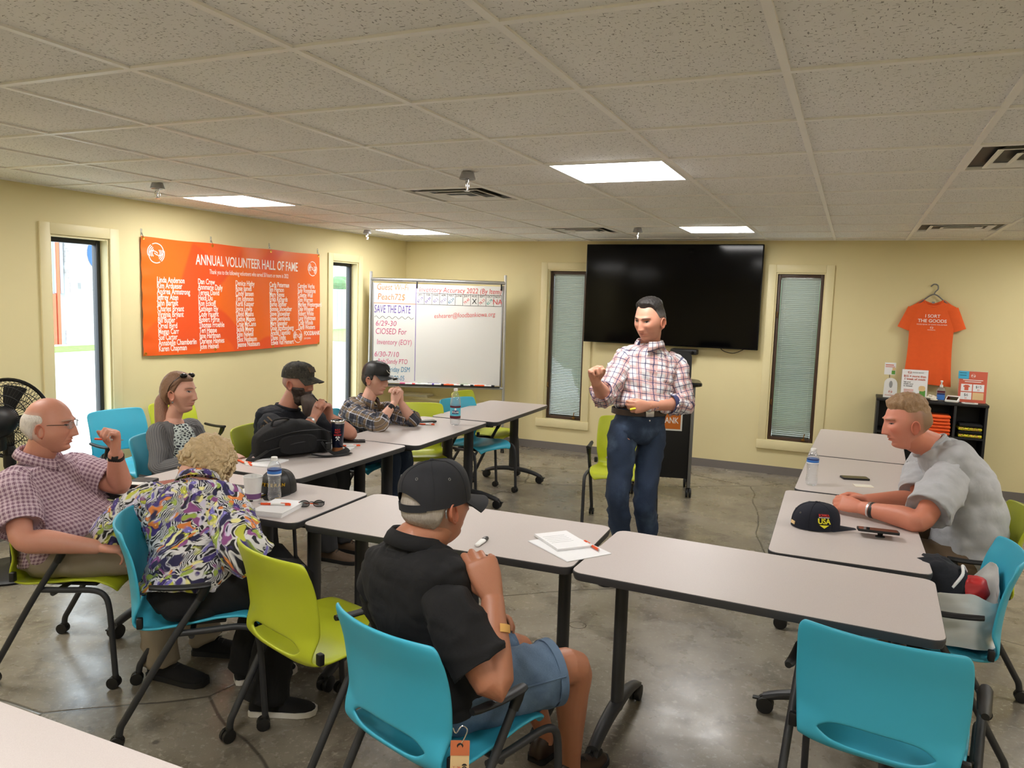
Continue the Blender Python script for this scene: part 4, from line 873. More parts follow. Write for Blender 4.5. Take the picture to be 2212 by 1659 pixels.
def hand(b, w, d, nrm, right, curl=((.3, .4, .3),)*4, thumb=(.6, .5, .2), s=1.0, spread=.04, th_b=.3):
    d = d.normalized(); nrm = (nrm - d*nrm.dot(d)).normalized(); t = d.cross(nrm)
    if not right: t = -t
    R = [oring(w + d*q*s, t, nrm, rx*s, ry*s, 16, 2.4) for q, rx, ry in ((-.012, .026, .020), (.0, .027, .019), (.025, .034, .019), (.055, .040, .017), (.085, .041, .014), (.098, .037, .010))]
    b.rings(R)
    L = ((.042, .026, .021), (.046, .030, .022), (.043, .028, .021), (.034, .021, .018))
    for k in range(4):
        o = (.0295, .0100, -.0095, -.0285)[k]; p = w + d*(.088 - (.0, -.003, .002, .008)[k])*s + t*o*s; a = 0; r0 = (.0092, .0095, .009, .0078)[k]*s
        sp = (.5-k/3)*2*spread; pts = [p - d*.02*s, p]; rad = [r0, r0*1.08]; cv = curl[k % len(curl)]
        for j in range(3):
            a += cv[j]; dd = (d*math.cos(a) + nrm*math.sin(a) + t*sp*math.cos(a)).normalized(); p = p + dd*L[k][j]*s; pts.append(p); rad.append(r0*(1.0, .92, .74)[j])
        dd2 = (pts[-1]-pts[-2]).normalized(); pts.append(pts[-1]+dd2*r0*.45); rad.append(r0*.35); b.tube(pts, rad, 10)
    tb = w + d*.022*s + t*.020*s + nrm*.006*s; dr = (d*thumb[0] + t*thumb[1] + nrm*thumb[2]).normalized(); pts = [tb - dr*.015*s, tb]; rad = [.013*s, .0145*s]; p = tb
    for j, l in enumerate((.044, .032, .024)):
        p = p + dr*l*s; pts.append(p); rad.append((.0118, .0102, .0075)[j]*s); dr = (dr*1.0 + (d*.3 - t*.6 + nrm*.2).normalized()*th_b).normalized()
    pts.append(p + (pts[-1]-pts[-2]).normalized()*.004); rad.append(.003*s); b.tube(pts, rad, 10)
FIST = ((1.25, 1.5, .9),)*4; HALF = ((.5, .75, .45), (.55, .8, .45), (.6, .85, .5), (.65, .9, .5)); CLASP = ((.75, 1.0, .5), (.8, 1.05, .5), (.85, 1.05, .5), (.9, 1.0, .5)); FLAT = ((.1, .15, .1),)*4

def colored(me, fn):
    at = me.color_attributes.new('Col', 'FLOAT_COLOR', 'POINT')
    for i, vt in enumerate(me.vertices):
        c = fn(vt.co); at.data[i].color = (c[0], c[1], c[2], 1)
NU, NV = 150, 112
def head_grid(h):
    """grid of head points in head space (x right, y forward, z up); h = face parameters"""
    g = []; wd = h.get('w', 1.); nose_ = h.get('nose', 1.); jaw = h.get('jaw', 1.); fat = h.get('fat', 0.); brow = h.get('brow', 1.)
    for j in range(NV+1):
        ph = PI*(.004 + .992*j/NV); row = []
        for i in range(NU):
            q = 2*PI*i/NU; th = q - .38*math.sin(q); cz = math.cos(ph); sp = math.sin(ph)
            sp = sp**.92 if cz > 0 else sp**.66
            x = sp*math.sin(th); y = sp*math.cos(th); z = cz*.118
            k = sst(-z, .0, .105)
            X = x*.0765*wd*(1 - .26*k*jaw); Y = y*(.094 if y > 0 else .104)
            if y < 0: Y *= 1 - .42*k; z += .035*k*(-y)
            else: Y *= 1 - .04*k - .06*sst(z, .06, .118)
            X *= 1 + fat*.22*gs(z, -.055, .04); Y += fat*.012*gs(z, -.10, .03)*max(0, y)
            wf = sst(y, .12, .62); ax_ = abs(X)
            if wf > 0:
                a = 0.
                if -.056 < z < .05:
                    t = max(0, min(1, (.030-z)/.064)); am = lerp(.002, .0185*nose_, t**1.15) * (1 if z > -.036 else max(0, 1-(-.036-z)/.011)) * sst(z, .048, .018)
                    a += am*gs(X, 0, lerp(.0075, .0125, t))
                a += .0055*gs(ax_, .0125, .0065)*gs(z, -.036, .0085) - .003*gs(ax_, .0085, .004)*gs(z, -.0445, .004)
                a += brow*.0062*gs(z, .031, .0085)*sst(ax_, .062, .03)*(.6+.4*sst(ax_, .004, .02))
                a -= .0135*gs(ax_, .0315, .016)*gs(z, .013, .0115); a += .0068*gs(ax_, .0315, .0125)*gs(z, .0105, .0075) - .0016*gs(ax_, .0315, .013)*gs(z, .0178, .0022)
                a += .0055*gs(ax_, .046, .021)*gs(z, -.016, .02); a -= .0022*gs(ax_, .027+.25*max(0, -.034-z), .006)*gs(z, -.045, .02)
                lw = .0205
                a += .0050*gs(z, -.0555, .0048)*gs(X, 0, lw) + .0062*gs(z, -.0668, .0055)*gs(X, 0, lw*.85) - .0042*gs(z, -.0612, .0018)*gs(X, 0, lw*1.15)
                a -= .0045*gs(z, -.0785, .0065)*gs(X, 0, .025); a += .0085*gs(z, -.097, .0145)*gs(X, 0, .026)
                a -= .006*sst(ax_, .03, .075)*gs(z, .055, .03)
                Y += a*wf*1.35
            row.append(V(X, Y, z))
        g.append(row)
    return g
def ears(b, s=1.):
    st = len(b.v)
    for sd in (-1, 1):
        m = TR(sd*.0735*s, -.006, -.012) @ Matrix.Rotation(sd*.35, 4, 'Z') @ Matrix.Rotation(.12, 4, 'X')
        b.rings([[V(sd*(q[0]), .0165*q[1]*math.cos(a*PI/9)*(.85 if math.sin(a*PI/9) < -.3 else 1.), .0305*q[1]*math.sin(a*PI/9)) for a in range(18)] for q in ((-.012, .72), (.002, .86), (.009, 1.0), (.0125, .96), (.0122, .82), (.0075, .70), (.0065, .3))], True, m=m)
        b.tube([m @ V(sd*.012, .0155*math.cos(a), .029*math.sin(a)) for a in [PI*(-.35+1.45*i/12) for i in range(13)]], .0036, 6)
        b.ell((0, 0, 0), (.0055, .0055, .008), m @ TR(sd*.007, .004, -.027), 10, 6)
    return st
def make_head(h, M):
    """returns (MB, colours) of head + ears in world space"""
    g = head_grid(h); sk = h['skin']; b = MB(); n0 = 0
    for r in g: b.v += r
    for j in range(NV):
        for i in range(NU): k = (i+1) % NU; b.f.append((j*NU+i, (j+1)*NU+i, (j+1)*NU+k, j*NU+k))
    b.f.append(tuple(range(NU))); b.f.append(tuple(NV*NU+i for i in range(NU-1, -1, -1)))
    cols = []; hc = h.get('hair', (.05, .04, .03)); sb = h.get('stubble', 0); fade = h.get('fade', None); blush = h.get('blush', .25)
    for p in b.v:
        c = Vector(sk); ax_ = abs(p.x)/h.get('w', 1.); front = sst(p.y, .02, .06)
        if front > 0:
            c = c.lerp(Vector((sk[0]*.82, sk[1]*.50, sk[2]*.46)), .75*front*gs(p.z, -.061, .0085)*gs(p.x, 0, .021))
            c = c.lerp(Vector((sk[0]*.9, sk[1]*.62, sk[2]*.56)), blush*front*(gs(ax_, .045, .02)*gs(p.z, -.018, .022) + gs(p.x, 0, .014)*gs(p.z, -.035, .012)))
            c = c.lerp(Vector(h.get('browc', hc)), .35*front*gs(p.z, .0305+.004*gs(ax_, .034, .012), .0042)*sst(ax_, .010, .016)*sst(ax_, .056, .046))
            e = 0*front; c = c.lerp(Vector((.62, .58, .55)), .5*e*gs(p.z, .0105, .0042)) ; c = c.lerp(Vector((.035, .025, .02)), 0.0); c = c.lerp(Vector((.05, .03, .025)), .9*e*gs(p.z, .0158, .0026))
            c = c.lerp(Vector((sk[0]*.55, sk[1]*.4, sk[2]*.36)), .75*front*gs(p.z, -.0612, .0022)*gs(p.x, 0, .024))
            if sb: c = c.lerp(Vector((sk[0]*.55, sk[1]*.52, sk[2]*.52)), sb*front*sst(-p.z, .045, .06)*(1-gs(p.x, 0, .02)*gs(p.z, -.061, .011)))
        if fade:
            f = fade(p)
            if f > 0: c = c.lerp(Vector(hc), min(1, f))
        cols.append(c)
    front_ = [(q, i) for i, q in enumerate(b.v) if q.y > .03 and -.01 < q.z < .05]
    def sy(x, z):
        best = sorted(((q.x-x)**2 + (q.z-z)**2, q.y) for q, _ in front_)[:4]; ws = [1/(d_+1e-8) for d_, _ in best]; return sum(w_*y_ for w_, (_, y_) in zip(ws, best))/sum(ws)
    open_ = h.get('eye', 1.)
    for sd in (-1, 1):
        cx, cz = sd*.0315*h.get('w', 1.), .0102; n0_ = len(b.v); NUe, NVe = 12, 6
        for jj in range(NVe+1):
            for ii in range(NUe+1):
                u_ = 2*ii/NUe-1; v_ = 2*jj/NVe-1; x_ = cx + .0128*u_; z_ = cz + .0046*open_*max(0, 1-u_*u_)**.75*v_ + .0008*sd*u_; b.v.append(V(x_, sy(x_, z_) + .0006 + .0012*(1-u_*u_)*(1-v_*v_), z_))
                dd_e = math.hypot(x_-cx-sd*.0*0, z_-cz); cols.append(Vector((.02, .014, .01)) if dd_e < .0046 else Vector((.46, .42, .39)))
        for jj in range(NVe):
            for ii in range(NUe): k_ = n0_ + jj*(NUe+1)+ii; b.f.append((k_, k_+1, k_+NUe+2, k_+NUe+1))
        nb_ = len(b.v); b.tube([V(cx+.0135*u_, sy(cx+.0135*u_, cz+.0046*open_*(1-u_*u_)**.75) + .0014, cz+.0050*open_*max(0, 1-u_*u_)**.75 + .0008*sd*u_) for u_ in [-1+i*.2 for i in range(11)]], [.0006+.0009*(1-abs(-1+i*.2)) for i in range(11)], 5); cols += [Vector((.045, .03, .025))]*(len(b.v)-nb_)
        nb_ = len(b.v); bx_ = [cx + sd*(-.019+.0038*i) for i in range(11)]; b.tube([V(x_, sy(x_, .0245+.0072*math.sin(.85+i*.16)) + .0008, .0238+.0075*math.sin(.85+i*.16)) for i, x_ in enumerate(bx_)], [.0012+.0026*math.sin(.5+i*.24) for i in range(11)], 6, flat=.6); cols += [Vector(h.get('browc', hc))]*(len(b.v)-nb_)
    st = ears(b, h.get('w', 1.))
    for p in b.v[st:]: cols.append(Vector((sk[0]*.95, sk[1]*.74, sk[2]*.68)))
    b.xf(M); return b, cols, g
def hair_obj(name, g, M, fn, par, off, col, mat_='hair', na=.003, nf=90, seed=1):
    """hair as a thick skin over part of the head; fn(p) -> thickness (<=0: none)"""
    b = MB(); idx = {}; nrm = lambda j, i: (g[min(j+1, NV)][i]-g[max(j-1, 0)][i]).cross(g[j][(i+1) % NU]-g[j][i-1]).normalized()
    t = [[fn(g[j][i]) for i in range(NU)] for j in range(NV+1)]
    for j in range(NV+1):
        for i in range(NU):
            p = g[j][i]; k = t[j][i]; nn = nrm(j, i)
            if nn.dot(p) < 0: nn = -nn
            if j < 2: nn = V(0, 0, 1)
            d = k + (na*(noise.noise(V(p.x*nf, p.y*nf, p.z*nf*.5)+V(seed, 0, 0)))*sst(k, 0, .004) if k > 0 else 0)
            b.v.append(p + nn*(d if k > 0 else max(k, -.003)))
    for j in range(NV):
        for i in range(NU):
            q = (i+1) % NU
            if max(t[j][i], t[j+1][i], t[j+1][q], t[j][q]) > 0: b.f.append((j*NU+i, (j+1)*NU+i, (j+1)*NU+q, j*NU+q))
    if max(t[0]) > 0: b.f.append(tuple(range(NU)))
    b.xf(TR(*(-off)) @ M); me = b.mesh(name, 0); me.shade_smooth(); colored(me, (lambda c: col) if not callable(col) else col); bm = bmesh.new(); bm.from_mesh(me)
    bmesh.ops.delete(bm, geom=[v for v in bm.verts if not v.link_faces], context='VERTS'); bm.to_mesh(me); bm.free(); return link(name, me, mat_, par)
def cap(par, M, off, m, mb=None, rim=.030, H=.100, tilt=.0, back_open=False, bill=.072, droop=.022, rx=.086, ry=.108, y0=-.004, up=0):
    """baseball cap on a head; crown, bill, button, eyelets (and strap)"""
    T = TR(*(-off)) @ M; n = 60; R = []
    def rz(a): return rim + tilt*math.cos(a) + (.052*max(0, math.cos((a-PI)*2.1))**.6 if back_open and abs(a-PI) < .72 else 0)
    for e in [i/16 for i in range(17)]:
        r_ = (1-e**2.6)**(1/2.3) if e < 1 else .02; ring = []
        for i in range(n):
            a = 2*PI*i/n; s_ = 1 - .010*max(gs((a*3/PI) % 1, .5 if False else 0, .06), gs((a*3/PI) % 1, 1, .06))
            z0 = rz(a); fr = 1 + .05*max(0, math.cos(a))*e*(1-e)*4*.5
            ring.append(V(rx*r_*s_*math.sin(a), y0 + ry*r_*s_*fr*math.cos(a), z0 + (rim+H-z0)*e + (.012*e*(1-e)*4*max(0, math.cos(a)))))
        R.append(ring)
    inn = [[V(q.x*.965, y0+(q.y-y0)*.965, q.z+.001) for q in R[0]]]
    b = MB(); b.rings(inn + R, False); b.f.append(tuple(len(b.v)-n+i for i in range(n))); b.xf(T); c = b.obj('cap', m, par, 50)
    b = MB()
    def bl(u, v, o=0):
        a = (u-.5)*2*1.02; base = V(rx*.985*math.sin(a), y0+ry*.985*math.cos(a), rim + tilt*math.cos(a) + .003)
        out = bill*(math.cos(a*.93)**.75)*v
        return base + V(math.sin(a)*out*.10, out, -(droop*v) - .034*(abs(math.sin(a))**2.0)*(.15+.85*v) + o)
    b.grid(lambda u, v: bl(u, v), 24, 8); link_ = baked(b, [('SOLIDIFY', dict(thickness=.0035, offset=0))], 60); link_.transform(T); link('bill', link_, mb or m, c)
    for k in range(6):
        i = k*n//6; MB().tube([q_*1.004 for q_ in [R[e][i] for e in range(17)]], .0013, 5).xf(T).obj('seam', m, c)
    MB().ell((0, y0, rim+H+.001), (.008, .008, .0035)).xf(T).obj('button', m, c)
    for k in range(6):
        a = PI/6 + k*PI/3; e = .62; r_ = (1-e**2.6)**(1/2.3); p = V(rx*r_*math.sin(a)*1.005, y0+ry*r_*math.cos(a)*1.005, rz(a)*(1-e)+(rim+H)*e); nn = V(p.x/rx**2, (p.y-y0)/ry**2, (p.z-rim)/H**2*.8).normalized(); x_ = nn.orthogonal().normalized()
        MB().tube([p + nn*.0005 + .0034*(x_*math.cos(q*PI/5) + nn.cross(x_)*math.sin(q*PI/5)) for q in range(10)], .0011, 5, loop=True).xf(T).obj('eyelet', 'mesh_grey', c)
    if back_open:
        b = MB()
        b.rings([[V(rx*k*math.sin(a), y0+ry*k*math.cos(a), rim - tilt + z) for k, z in ((1.0, -.004), (1.0, .017), (.975, .017), (.975, -.004))] for a in [PI-.8+1.6*i/16 for i in range(17)]], True); b.xf(T).obj('strap', m, c)
    return c, T
def torso(cb, J, sw, girth=1., belly=0., hem=-.12, depth=1., neck=.066, tops=None, n=72):
    pv, nk = J['pv'], J['nk']; ch = J.get('ch') or pv.lerp(nk, .6); md = J.get('md') or pv.lerp(nk, .3)
    sp = catmull([pv + (pv-md)*.6, pv, md, ch, nk, nk + (nk-ch)*.25], 121)
    def P(t):   # t: 0 = pelvis, 1 = neck base
        f = (1 + t*3)/5*120; f = max(0, min(119.99, f)); k = int(f); return sp[k].lerp(sp[min(k+1, 120)], f-k)
    rows = tops or [(hem, .176, .134, .0), (0, .178, .134, .008), (.2, .172, .130, .012), (.42, .170, .124, .012), (.62, .182, .124, .006), (.75, sw*.97/girth, .116, 0), (.875, sw*.985/girth, .098, -.008), (.94, sw*.80/girth, .084, -.008), (.982, .112, .076, -.002), (1.008, neck+.008, neck+.004, .004), (1.035, neck, neck-.003, .007)]
    if hem > -.05: rows = [(hem, .160, .112, .0), (hem+.035, .176, .128, .004)] + [r for r in rows[1:] if r[0] > hem+.1]
    sS = (J['sL']-J['sR']).normalized(); sH = (J['hL']-J['hR']).normalized(); R = []; K = 72; ctl = [V(t, w*girth if t < .95 else w, d*depth*(girth if t < .95 else 1)) for t, w, d, f in rows]; fo = [V(f, 0, 0) for *_, f in rows]
    A = catmull(ctl, K); Fo = catmull(fo, K)
    for a, f in zip(A, Fo):
        t = a[0]; c = P(t); tg = (P(t+.02)-P(t-.02)).normalized(); x = lerp(sH, sS, sst(t, .1, .75)); x = (x - tg*x.dot(tg)).normalized(); y = x.cross(tg)
        bl = belly*gs(t, .22, .26); R.append(oring(c + y*(f[0]+bl*.75), x, y, a[1]+bl*.35, a[2]+bl*.6, n, 2.3))
    # hem folded in
    c = sum(R[0], V(0, 0, 0))/n; R = [[c + (q-c)*.9 for q in R[0]], [c + (q-c)*.97 for q in R[0]]] + R
    cb.loft(R); torso.top = R[-2]; torso.ax = (R[-1][0]-R[-2][0]); return P
def band(par, off, m, r=.008, name='neck_band'):
    return MB().tube([q-off for q in torso.top], r, 8, loop=True).obj(name, m, par)
def collar(par, off, c, fwd, up, r, m, h=.036, flare=.016, gap=.35, uvm=True):
    rt = fwd.cross(up).normalized(); fwd = up.cross(rt); b = CB(); R = []; K = 44
    for i in range(K+1):
        a = gap + (2*PI-2*gap)*i/K; d = fwd*math.cos(a) + rt*math.sin(a); e = gs(a, gap, .5) + gs(a, 2*PI-gap, .5); dr = -.014*max(0, math.cos(a))
        R.append([c + d*r*.97 + up*(dr-.006), c + d*r*.99 + up*(h*.8+dr), c + d*(r+.004) + up*(h+dr), c + d*(r+flare*.7) + up*(h*.55+dr), c + d*(r+flare*(1+.5*e)) + up*(-.004-.022*e+dr), c + d*(r+flare*.9*(1+.5*e)-.003) + up*(-.004-.022*e+dr), c + d*(r+.006) + up*(h*.5+dr)])
    b.loft(R); return b.obj('collar', m, par, off, 0)
def shoe(par, off, a, fwd, m, sole='rubber', L=.27, name='shoe', w=.046):
    """a = ankle point; shoe stands on z=0"""
    f = V(fwd.x, fwd.y, 0).normalized(); s = V(-f.y, f.x, 0); o = V(a.x, a.y, 0) - f*.06; b = MB(); R = []
    for t, hw, ht in ((0, .022, .05), (.04, .034, .085), (.18, .037, .105), (.34, .036, .09), (.52, .042, .070), (.72, .047, .056), (.88, .042, .046), (.97, .028, .036), (1., .012, .028)):
        c = o + f*L*t; R.append([c + s*hw*w/.046*math.cos(q*PI/10) + V(0, 0, .014 + (ht-.014)*max(0, math.sin(q*PI/10))**.8) for q in range(20)])
    b.rings(R); b.xf(TR(*(-off))); sh = b.obj(name, m, par, 60)
    b = MB(); P = [(.0, .03), (.05, .040), (.3, .040), (.5, .044), (.75, .050), (.92, .042), (1.0, .02)]
    pl = [(t*L*1.02, hw*w/.046) for t, hw in P] + [(t*L*1.02, -hw*w/.046) for t, hw in P[::-1]]; b.prism(pl, .0015, .024, TR(*(o-off)) @ frame(V(0, 0, 0), f, s, V(0, 0, 1))); b.obj('sole', sole, sh, 60)
    for k in range(4):
        c = o + f*L*(.36+.07*k); z = .098-.014*k; MB().tube([c - s*.022 + V(0, 0, z-.006) - off, c + V(0, 0, z+.003) - off, c + s*.022 + V(0, 0, z-.006) - off], .0028, 6).obj('lace', 'black', sh)
    return sh
def skin_body(J, h, M, hands, vox=.0052, arm=1., legs=True, neckr=.056, extra=None, forearm=None):
    """raw limbs + hands -> one remeshed surface, then the head is added; returns mesh data pieces"""
    b = MB(); pv, nk, hd = J['pv'], J['nk'], J['hd']; ch = pv.lerp(nk, .6)
    md = J.get('md') or pv.lerp(nk, .3); ch = J.get('ch') or ch
    b.rings(limb_rings([pv - (md-pv)*.25, pv, md, ch, nk - (nk-ch)*.30, nk - (nk-ch)*.04], [(.12, .09), (.14, .10), (.13, .085), (.14, .08), (.09, .06), (.058, .052)], 24, 20, ref=(J['sR']-J['sL']).cross(nk-pv)))
    up = (M @ V(0, 0, 1)) - (M @ V(0, 0, 0)); fw = (M @ V(0, 1, 0)) - (M @ V(0, 0, 0))
    b.rings(limb_rings([nk - (nk-ch)*.12, nk, lerp(nk, hd - up*.075 - fw*.018, .55), hd - up*.065 - fw*.016, hd - up*.03 - fw*.02], [neckr*1.1, neckr*1.02, neckr, neckr, neckr*.9], 22, 14))
    for s in 'RL':
        S, E, Wr = J['s'+s], J['e'+s], J['w'+s]; a = arm
        b.rings(limb_rings([S.lerp(nk, .35) - V(0, 0, .03), S - V(0, 0, .012), lerp(S, E, .45), E, lerp(E, Wr, .3), lerp(E, Wr, .7), Wr], [.034*a, .042*a, .046*a, .042*a, .045*a, .034*a, (.028*a, .023*a)], 20, 26))
        hs = hands.get(s)
        if hs: hand(b, Wr, hs['d'], hs['n'], s == 'R', hs.get('curl', HALF), hs.get('thumb', (.6, .5, .2)), hs.get('s', 1.), hs.get('spread', .04), hs.get('tb', .3))
        if legs:
            H_, K, A = J['h'+s], J['k'+s], J['a'+s]
            b.rings(limb_rings([pv.lerp(H_, .4), H_, lerp(H_, K, .5), K, lerp(K, A, .3), lerp(K, A, .7), A, A + V(0, 0, -.045)], [.08, .086, .070, .056, .056, .042, .034, .036], 20, 28))
    if extra: extra(b)
    me = baked(b, [('REMESH', dict(mode='VOXEL', voxel_size=vox)), ('SMOOTH', dict(iterations=3, factor=.5))], 0)
    return me
def finish_person(name, label, J, h, M, hands, **kw):
    off = V(J['pv'].x, J['pv'].y, 0); root = thing(name, label, 'person', tuple(off))
    me = skin_body(J, h, M, hands, **kw); hb, cols, g = make_head(h, M)
    vs = [v.co.copy() for v in me.vertices]; fs = [tuple(p.vertices) for p in me.polygons]; n0 = len(vs); b = MB(); b.v = vs + hb.v; b.f = fs + [tuple(i+n0 for i in f) for f in hb.f]; b.xf(TR(*(-off)))
    out = b.mesh('body', 0); out.shade_smooth(); at = out.color_attributes.new('Col', 'FLOAT_COLOR', 'POINT'); sk = h.get('armskin', h['skin'])
    flat = []
    for q in range(n0): flat += [sk[0], sk[1], sk[2], 1.]
    for c in cols: flat += [c[0], c[1], c[2], 1.]
    at.data.foreach_set('color', flat); bpy.data.meshes.remove(me)
    link('body', out, 'skin', root); return root, off, g
def headM(p, ang, pitch=0, roll=0, sc=1.05):
    a = math.radians(ang); f = V(math.cos(a)*math.cos(math.radians(pitch)), math.sin(a)*math.cos(math.radians(pitch)), math.sin(math.radians(pitch))); r_ = V(math.sin(a), -math.cos(a), 0); u = r_.cross(f)
    c, s = math.cos(math.radians(roll)), math.sin(math.radians(roll)); r2 = r_*c + u*s; u2 = u*c - r_*s; return frame(p, r2, f, u2) @ Matrix.Scale(sc, 4)
def pants(J, m, par, off, n=30, thigh=.092, knee=.074, ank=.062, upto=1.0, hipw=.175, hipd=.125, name='trousers', amp=.006, stand=False):
    cb = CB(); pv = J['pv']; up = (J['nk']-pv).normalized(); sH = (J['hL']-J['hR']).normalized(); 
    fw = ((J['kL']+J['kR'])/2 - pv); fw = (fw - sH*fw.dot(sH))
    fwn = sH.cross(up)
    cb.loft([oring(pv + up*q[0] + fwn*q[3], sH, fwn, q[1], q[2], 40, 2.4) for q in (((-.11, hipw*.5, hipd*.5, .02), (-.095, hipw*.85, hipd*.85, .015), (-.05, hipw*1.02, hipd*1.05, .01), (.02, hipw, hipd, 0) ) + (() if not stand else ()) if not stand else ((-.10, hipw*.62, hipd*.60, 0), (-.06, hipw*.92, hipd*.9, 0), (-.02, hipw, hipd*1.0, 0), (.02, hipw, hipd, 0), (.09, hipw*.93, hipd*.95, 0), (.11, hipw*.92, hipd*.94, 0))) + (((.09, hipw*.93, hipd*.95, 0), (.11, hipw*.92, hipd*.94, 0)) if not stand else ())])
    for s in 'RL':
        H_, K, A = J['h'+s], J['k'+s], J['a'+s]
        if upto < 1: E = lerp(H_, K, upto); P = [pv.lerp(H_, .45), H_, lerp(H_, E, .5), E]; Rr = [thigh*.95, thigh*1.03, thigh*.98, knee]
        else: P = [pv.lerp(H_, .45), H_, lerp(H_, K, .5), K, lerp(K, A, .35), lerp(K, A, .75), A + V(0, 0, -.03)]; Rr = [thigh*.95, thigh, lerp(thigh, knee, .5), knee, lerp(knee, ank, .4), ank, ank*1.02]
        sleeve(cb, P, Rr, n, 36)
    return cb.obj(name, m, par, off, amp, 11, 3)

def hairline(fz, sz, nz, y1=.045, y0=.012, y2=-.022, y3=-.055):
    """signed height above the hairline: front fz, above the ears sz, nape nz"""
    def f(p):
        if p.y > y1: l = fz
        elif p.y > y0: l = lerp(sz, fz, sst(p.y, y0, y1))
        elif p.y > y2: l = sz
        else: l = lerp(nz, sz, sst(p.y, y3, y2))
        return p.z - l
    return f
# ------------------------------------------------------------------ the people
def shirt(J, root, off, m, sw, R_up, R_fo=None, girth=1., belly=0., hem=-.12, depth=1., neck=.066, amp=.005, fr=13, seed=0, frac=.75, name='shirt', long=False, sL=None, tops=None):
    """torso + two sleeves; frac = how far along the upper arm a short sleeve reaches; long = fraction of forearm"""
    cb = CB(); P = torso(cb, J, sw, girth, belly, hem, depth, neck, tops); sd = (J['sL']-J['sR']).normalized()
    for s, g in (('R', 1), ('L', -1)):
        S, E, W2 = J['s'+s], J['e'+s], J['w'+s]; S = S - V(0, 0, .014); st = S + sd*g*.07 - V(0, 0, .002); a = R_up[s] if isinstance(R_up, dict) else R_up
        lf = long if not isinstance(long, dict) else long[s]
        if lf: sleeve(cb, [st, S, lerp(S, E, .5), E, lerp(E, W2, lf*.55), lerp(E, W2, lf)], [a[0], a[1], a[2], a[3], a[4], a[5]], 40, 46)
        else: sleeve(cb, [st, S, lerp(S, E, frac*.55), lerp(S, E, frac)], [a[0], a[1], a[2], a[3]], 40, 34)
    return cb.obj(name, m, root, off, amp, fr, seed), P
def ribbon(par, off, P, r, m, name, n=8, flat=1., ref=None, k=None, loop=False):
    P = [Vector(p) for p in P]; P = catmull(P, k) if k else P
    return MB().tube([p-off for p in P], r, n, True, None, loop, flat, ref).obj(name, m, par)
def bracelet(par, off, a, b, t, r, m, name='wristband', w=.012, fl=.35):
    c = lerp(a, b, t); d = (b-a).normalized(); x = d.orthogonal().normalized(); y = d.cross(x)
    R = [[c + (x*math.cos(2*PI*i/24)*(r+dr) + y*math.sin(2*PI*i/24)*(r+dr)*.9) + d*dz - off for i in range(24)] for dr, dz in ((0, -w/2), (.003, -w/2), (.003, w/2), (0, w/2))]
    return MB().rings(R, False, loop=True).obj(name, m, par)

# ---- speaker
J = dict(hd=V(4.005, 4.613, 1.622), nk=V(3.997, 4.665, 1.462), pv=V(3.972, 4.590, .975), sR=V(3.868, 4.565, 1.378), sL=V(4.136, 4.760, 1.366), eR=V(3.822, 4.362, 1.168), wR=V(3.836, 4.130, 1.272), eL=V(4.215, 4.730, 1.122), wL=V(4.055, 4.475, 1.122),
 hR=V(3.900, 4.515, .940), hL=V(4.036, 4.650, .935), kR=V(3.902, 4.450, .540), kL=V(4.040, 4.585, .535), aR=V(3.925, 4.60, .10), aL=V(4.045, 4.72, .10))
h = dict(skin=srgb(214, 158, 134), hair=srgb(84, 78, 76), browc=srgb(48, 40, 38), w=1.06, jaw=.55, stubble=.25, fade=lambda p: .75*sst(-p.y, -.03, .01)*sst(p.z, -.055, -.02)*sst(abs(p.x), .045, .06))
M = headM(J['hd'], 250, -13, 2, 1.06)
sp, off, g = finish_person('person', 'standing person in plaid button shirt and jeans, gesturing with one fist raised', J, h, M, dict(R=dict(d=V(-.05, -.35, .75), n=V(.75, -.5, -.2), curl=FIST, thumb=(.7, .35, .55), tb=.5), L=dict(d=V(-.62, -.78, -.06), n=V(-.78, .62, 0), curl=((.7, 1.0, .5), (.75, 1.1, .5), (.8, 1.1, .5), (.9, 1.1, .5)), thumb=(.85, .35, .35))), arm=1.06)
hl = hairline(.080, .014, -.062); hair_obj('hair', g, M, lambda p: (.004 + .016*sst(p.z, .055, .10) + .010*sst(p.y, .02, .07)*sst(p.z, .07, .10))*sst(hl(p) - .006*gs(abs(p.x), .035, .015)*sst(p.y, .03, .06) , 0, .018) - .0012, sp, off, lambda c: lerp(Vector((.13, .125, .125)), Vector((.022, .02, .02)), sst(c.z, 1.635, 1.70)), 'hair_side', na=.003, nf=120)
shirt(J, sp, off, 'plaid_speaker', .198, [.056, .069, .066, .060, .060, .060], long=dict(R=.42, L=.40), girth=1.0, belly=.02, hem=.235, amp=.0095, fr=15, seed=1)
for s in 'RL': bracelet(sp, off, J['e'+s], J['w'+s], .38, .060, 'plaid_speaker', 'rolled_cuff', .035)
up = V(.05, .02, 1).normalized(); collar(sp, off, J['nk'] + V(.003, -.010, .004), V(-.25, -.95, 0), up, .074, 'plaid_speaker', h=.040, flare=.022, gap=.42)
pants(J, 'jeans', sp, off, thigh=.090, knee=.066, ank=.056, hipw=.165, hipd=.116, stand=True, amp=.008)
MB().rings([[q-off for q in oring(J['pv'] + V(0, 0, z), (J['hL']-J['hR']).normalized(), V(.69, -.72, 0).normalized() if False else (J['hL']-J['hR']).normalized().cross(V(0, 0, 1)), .172*k, .124*k, 40, 2.4)] for z, k in ((.078, 1.0), (.112, .99), (.112, .93), (.078, .94))], False, loop=True).obj('belt', 'belt', sp)
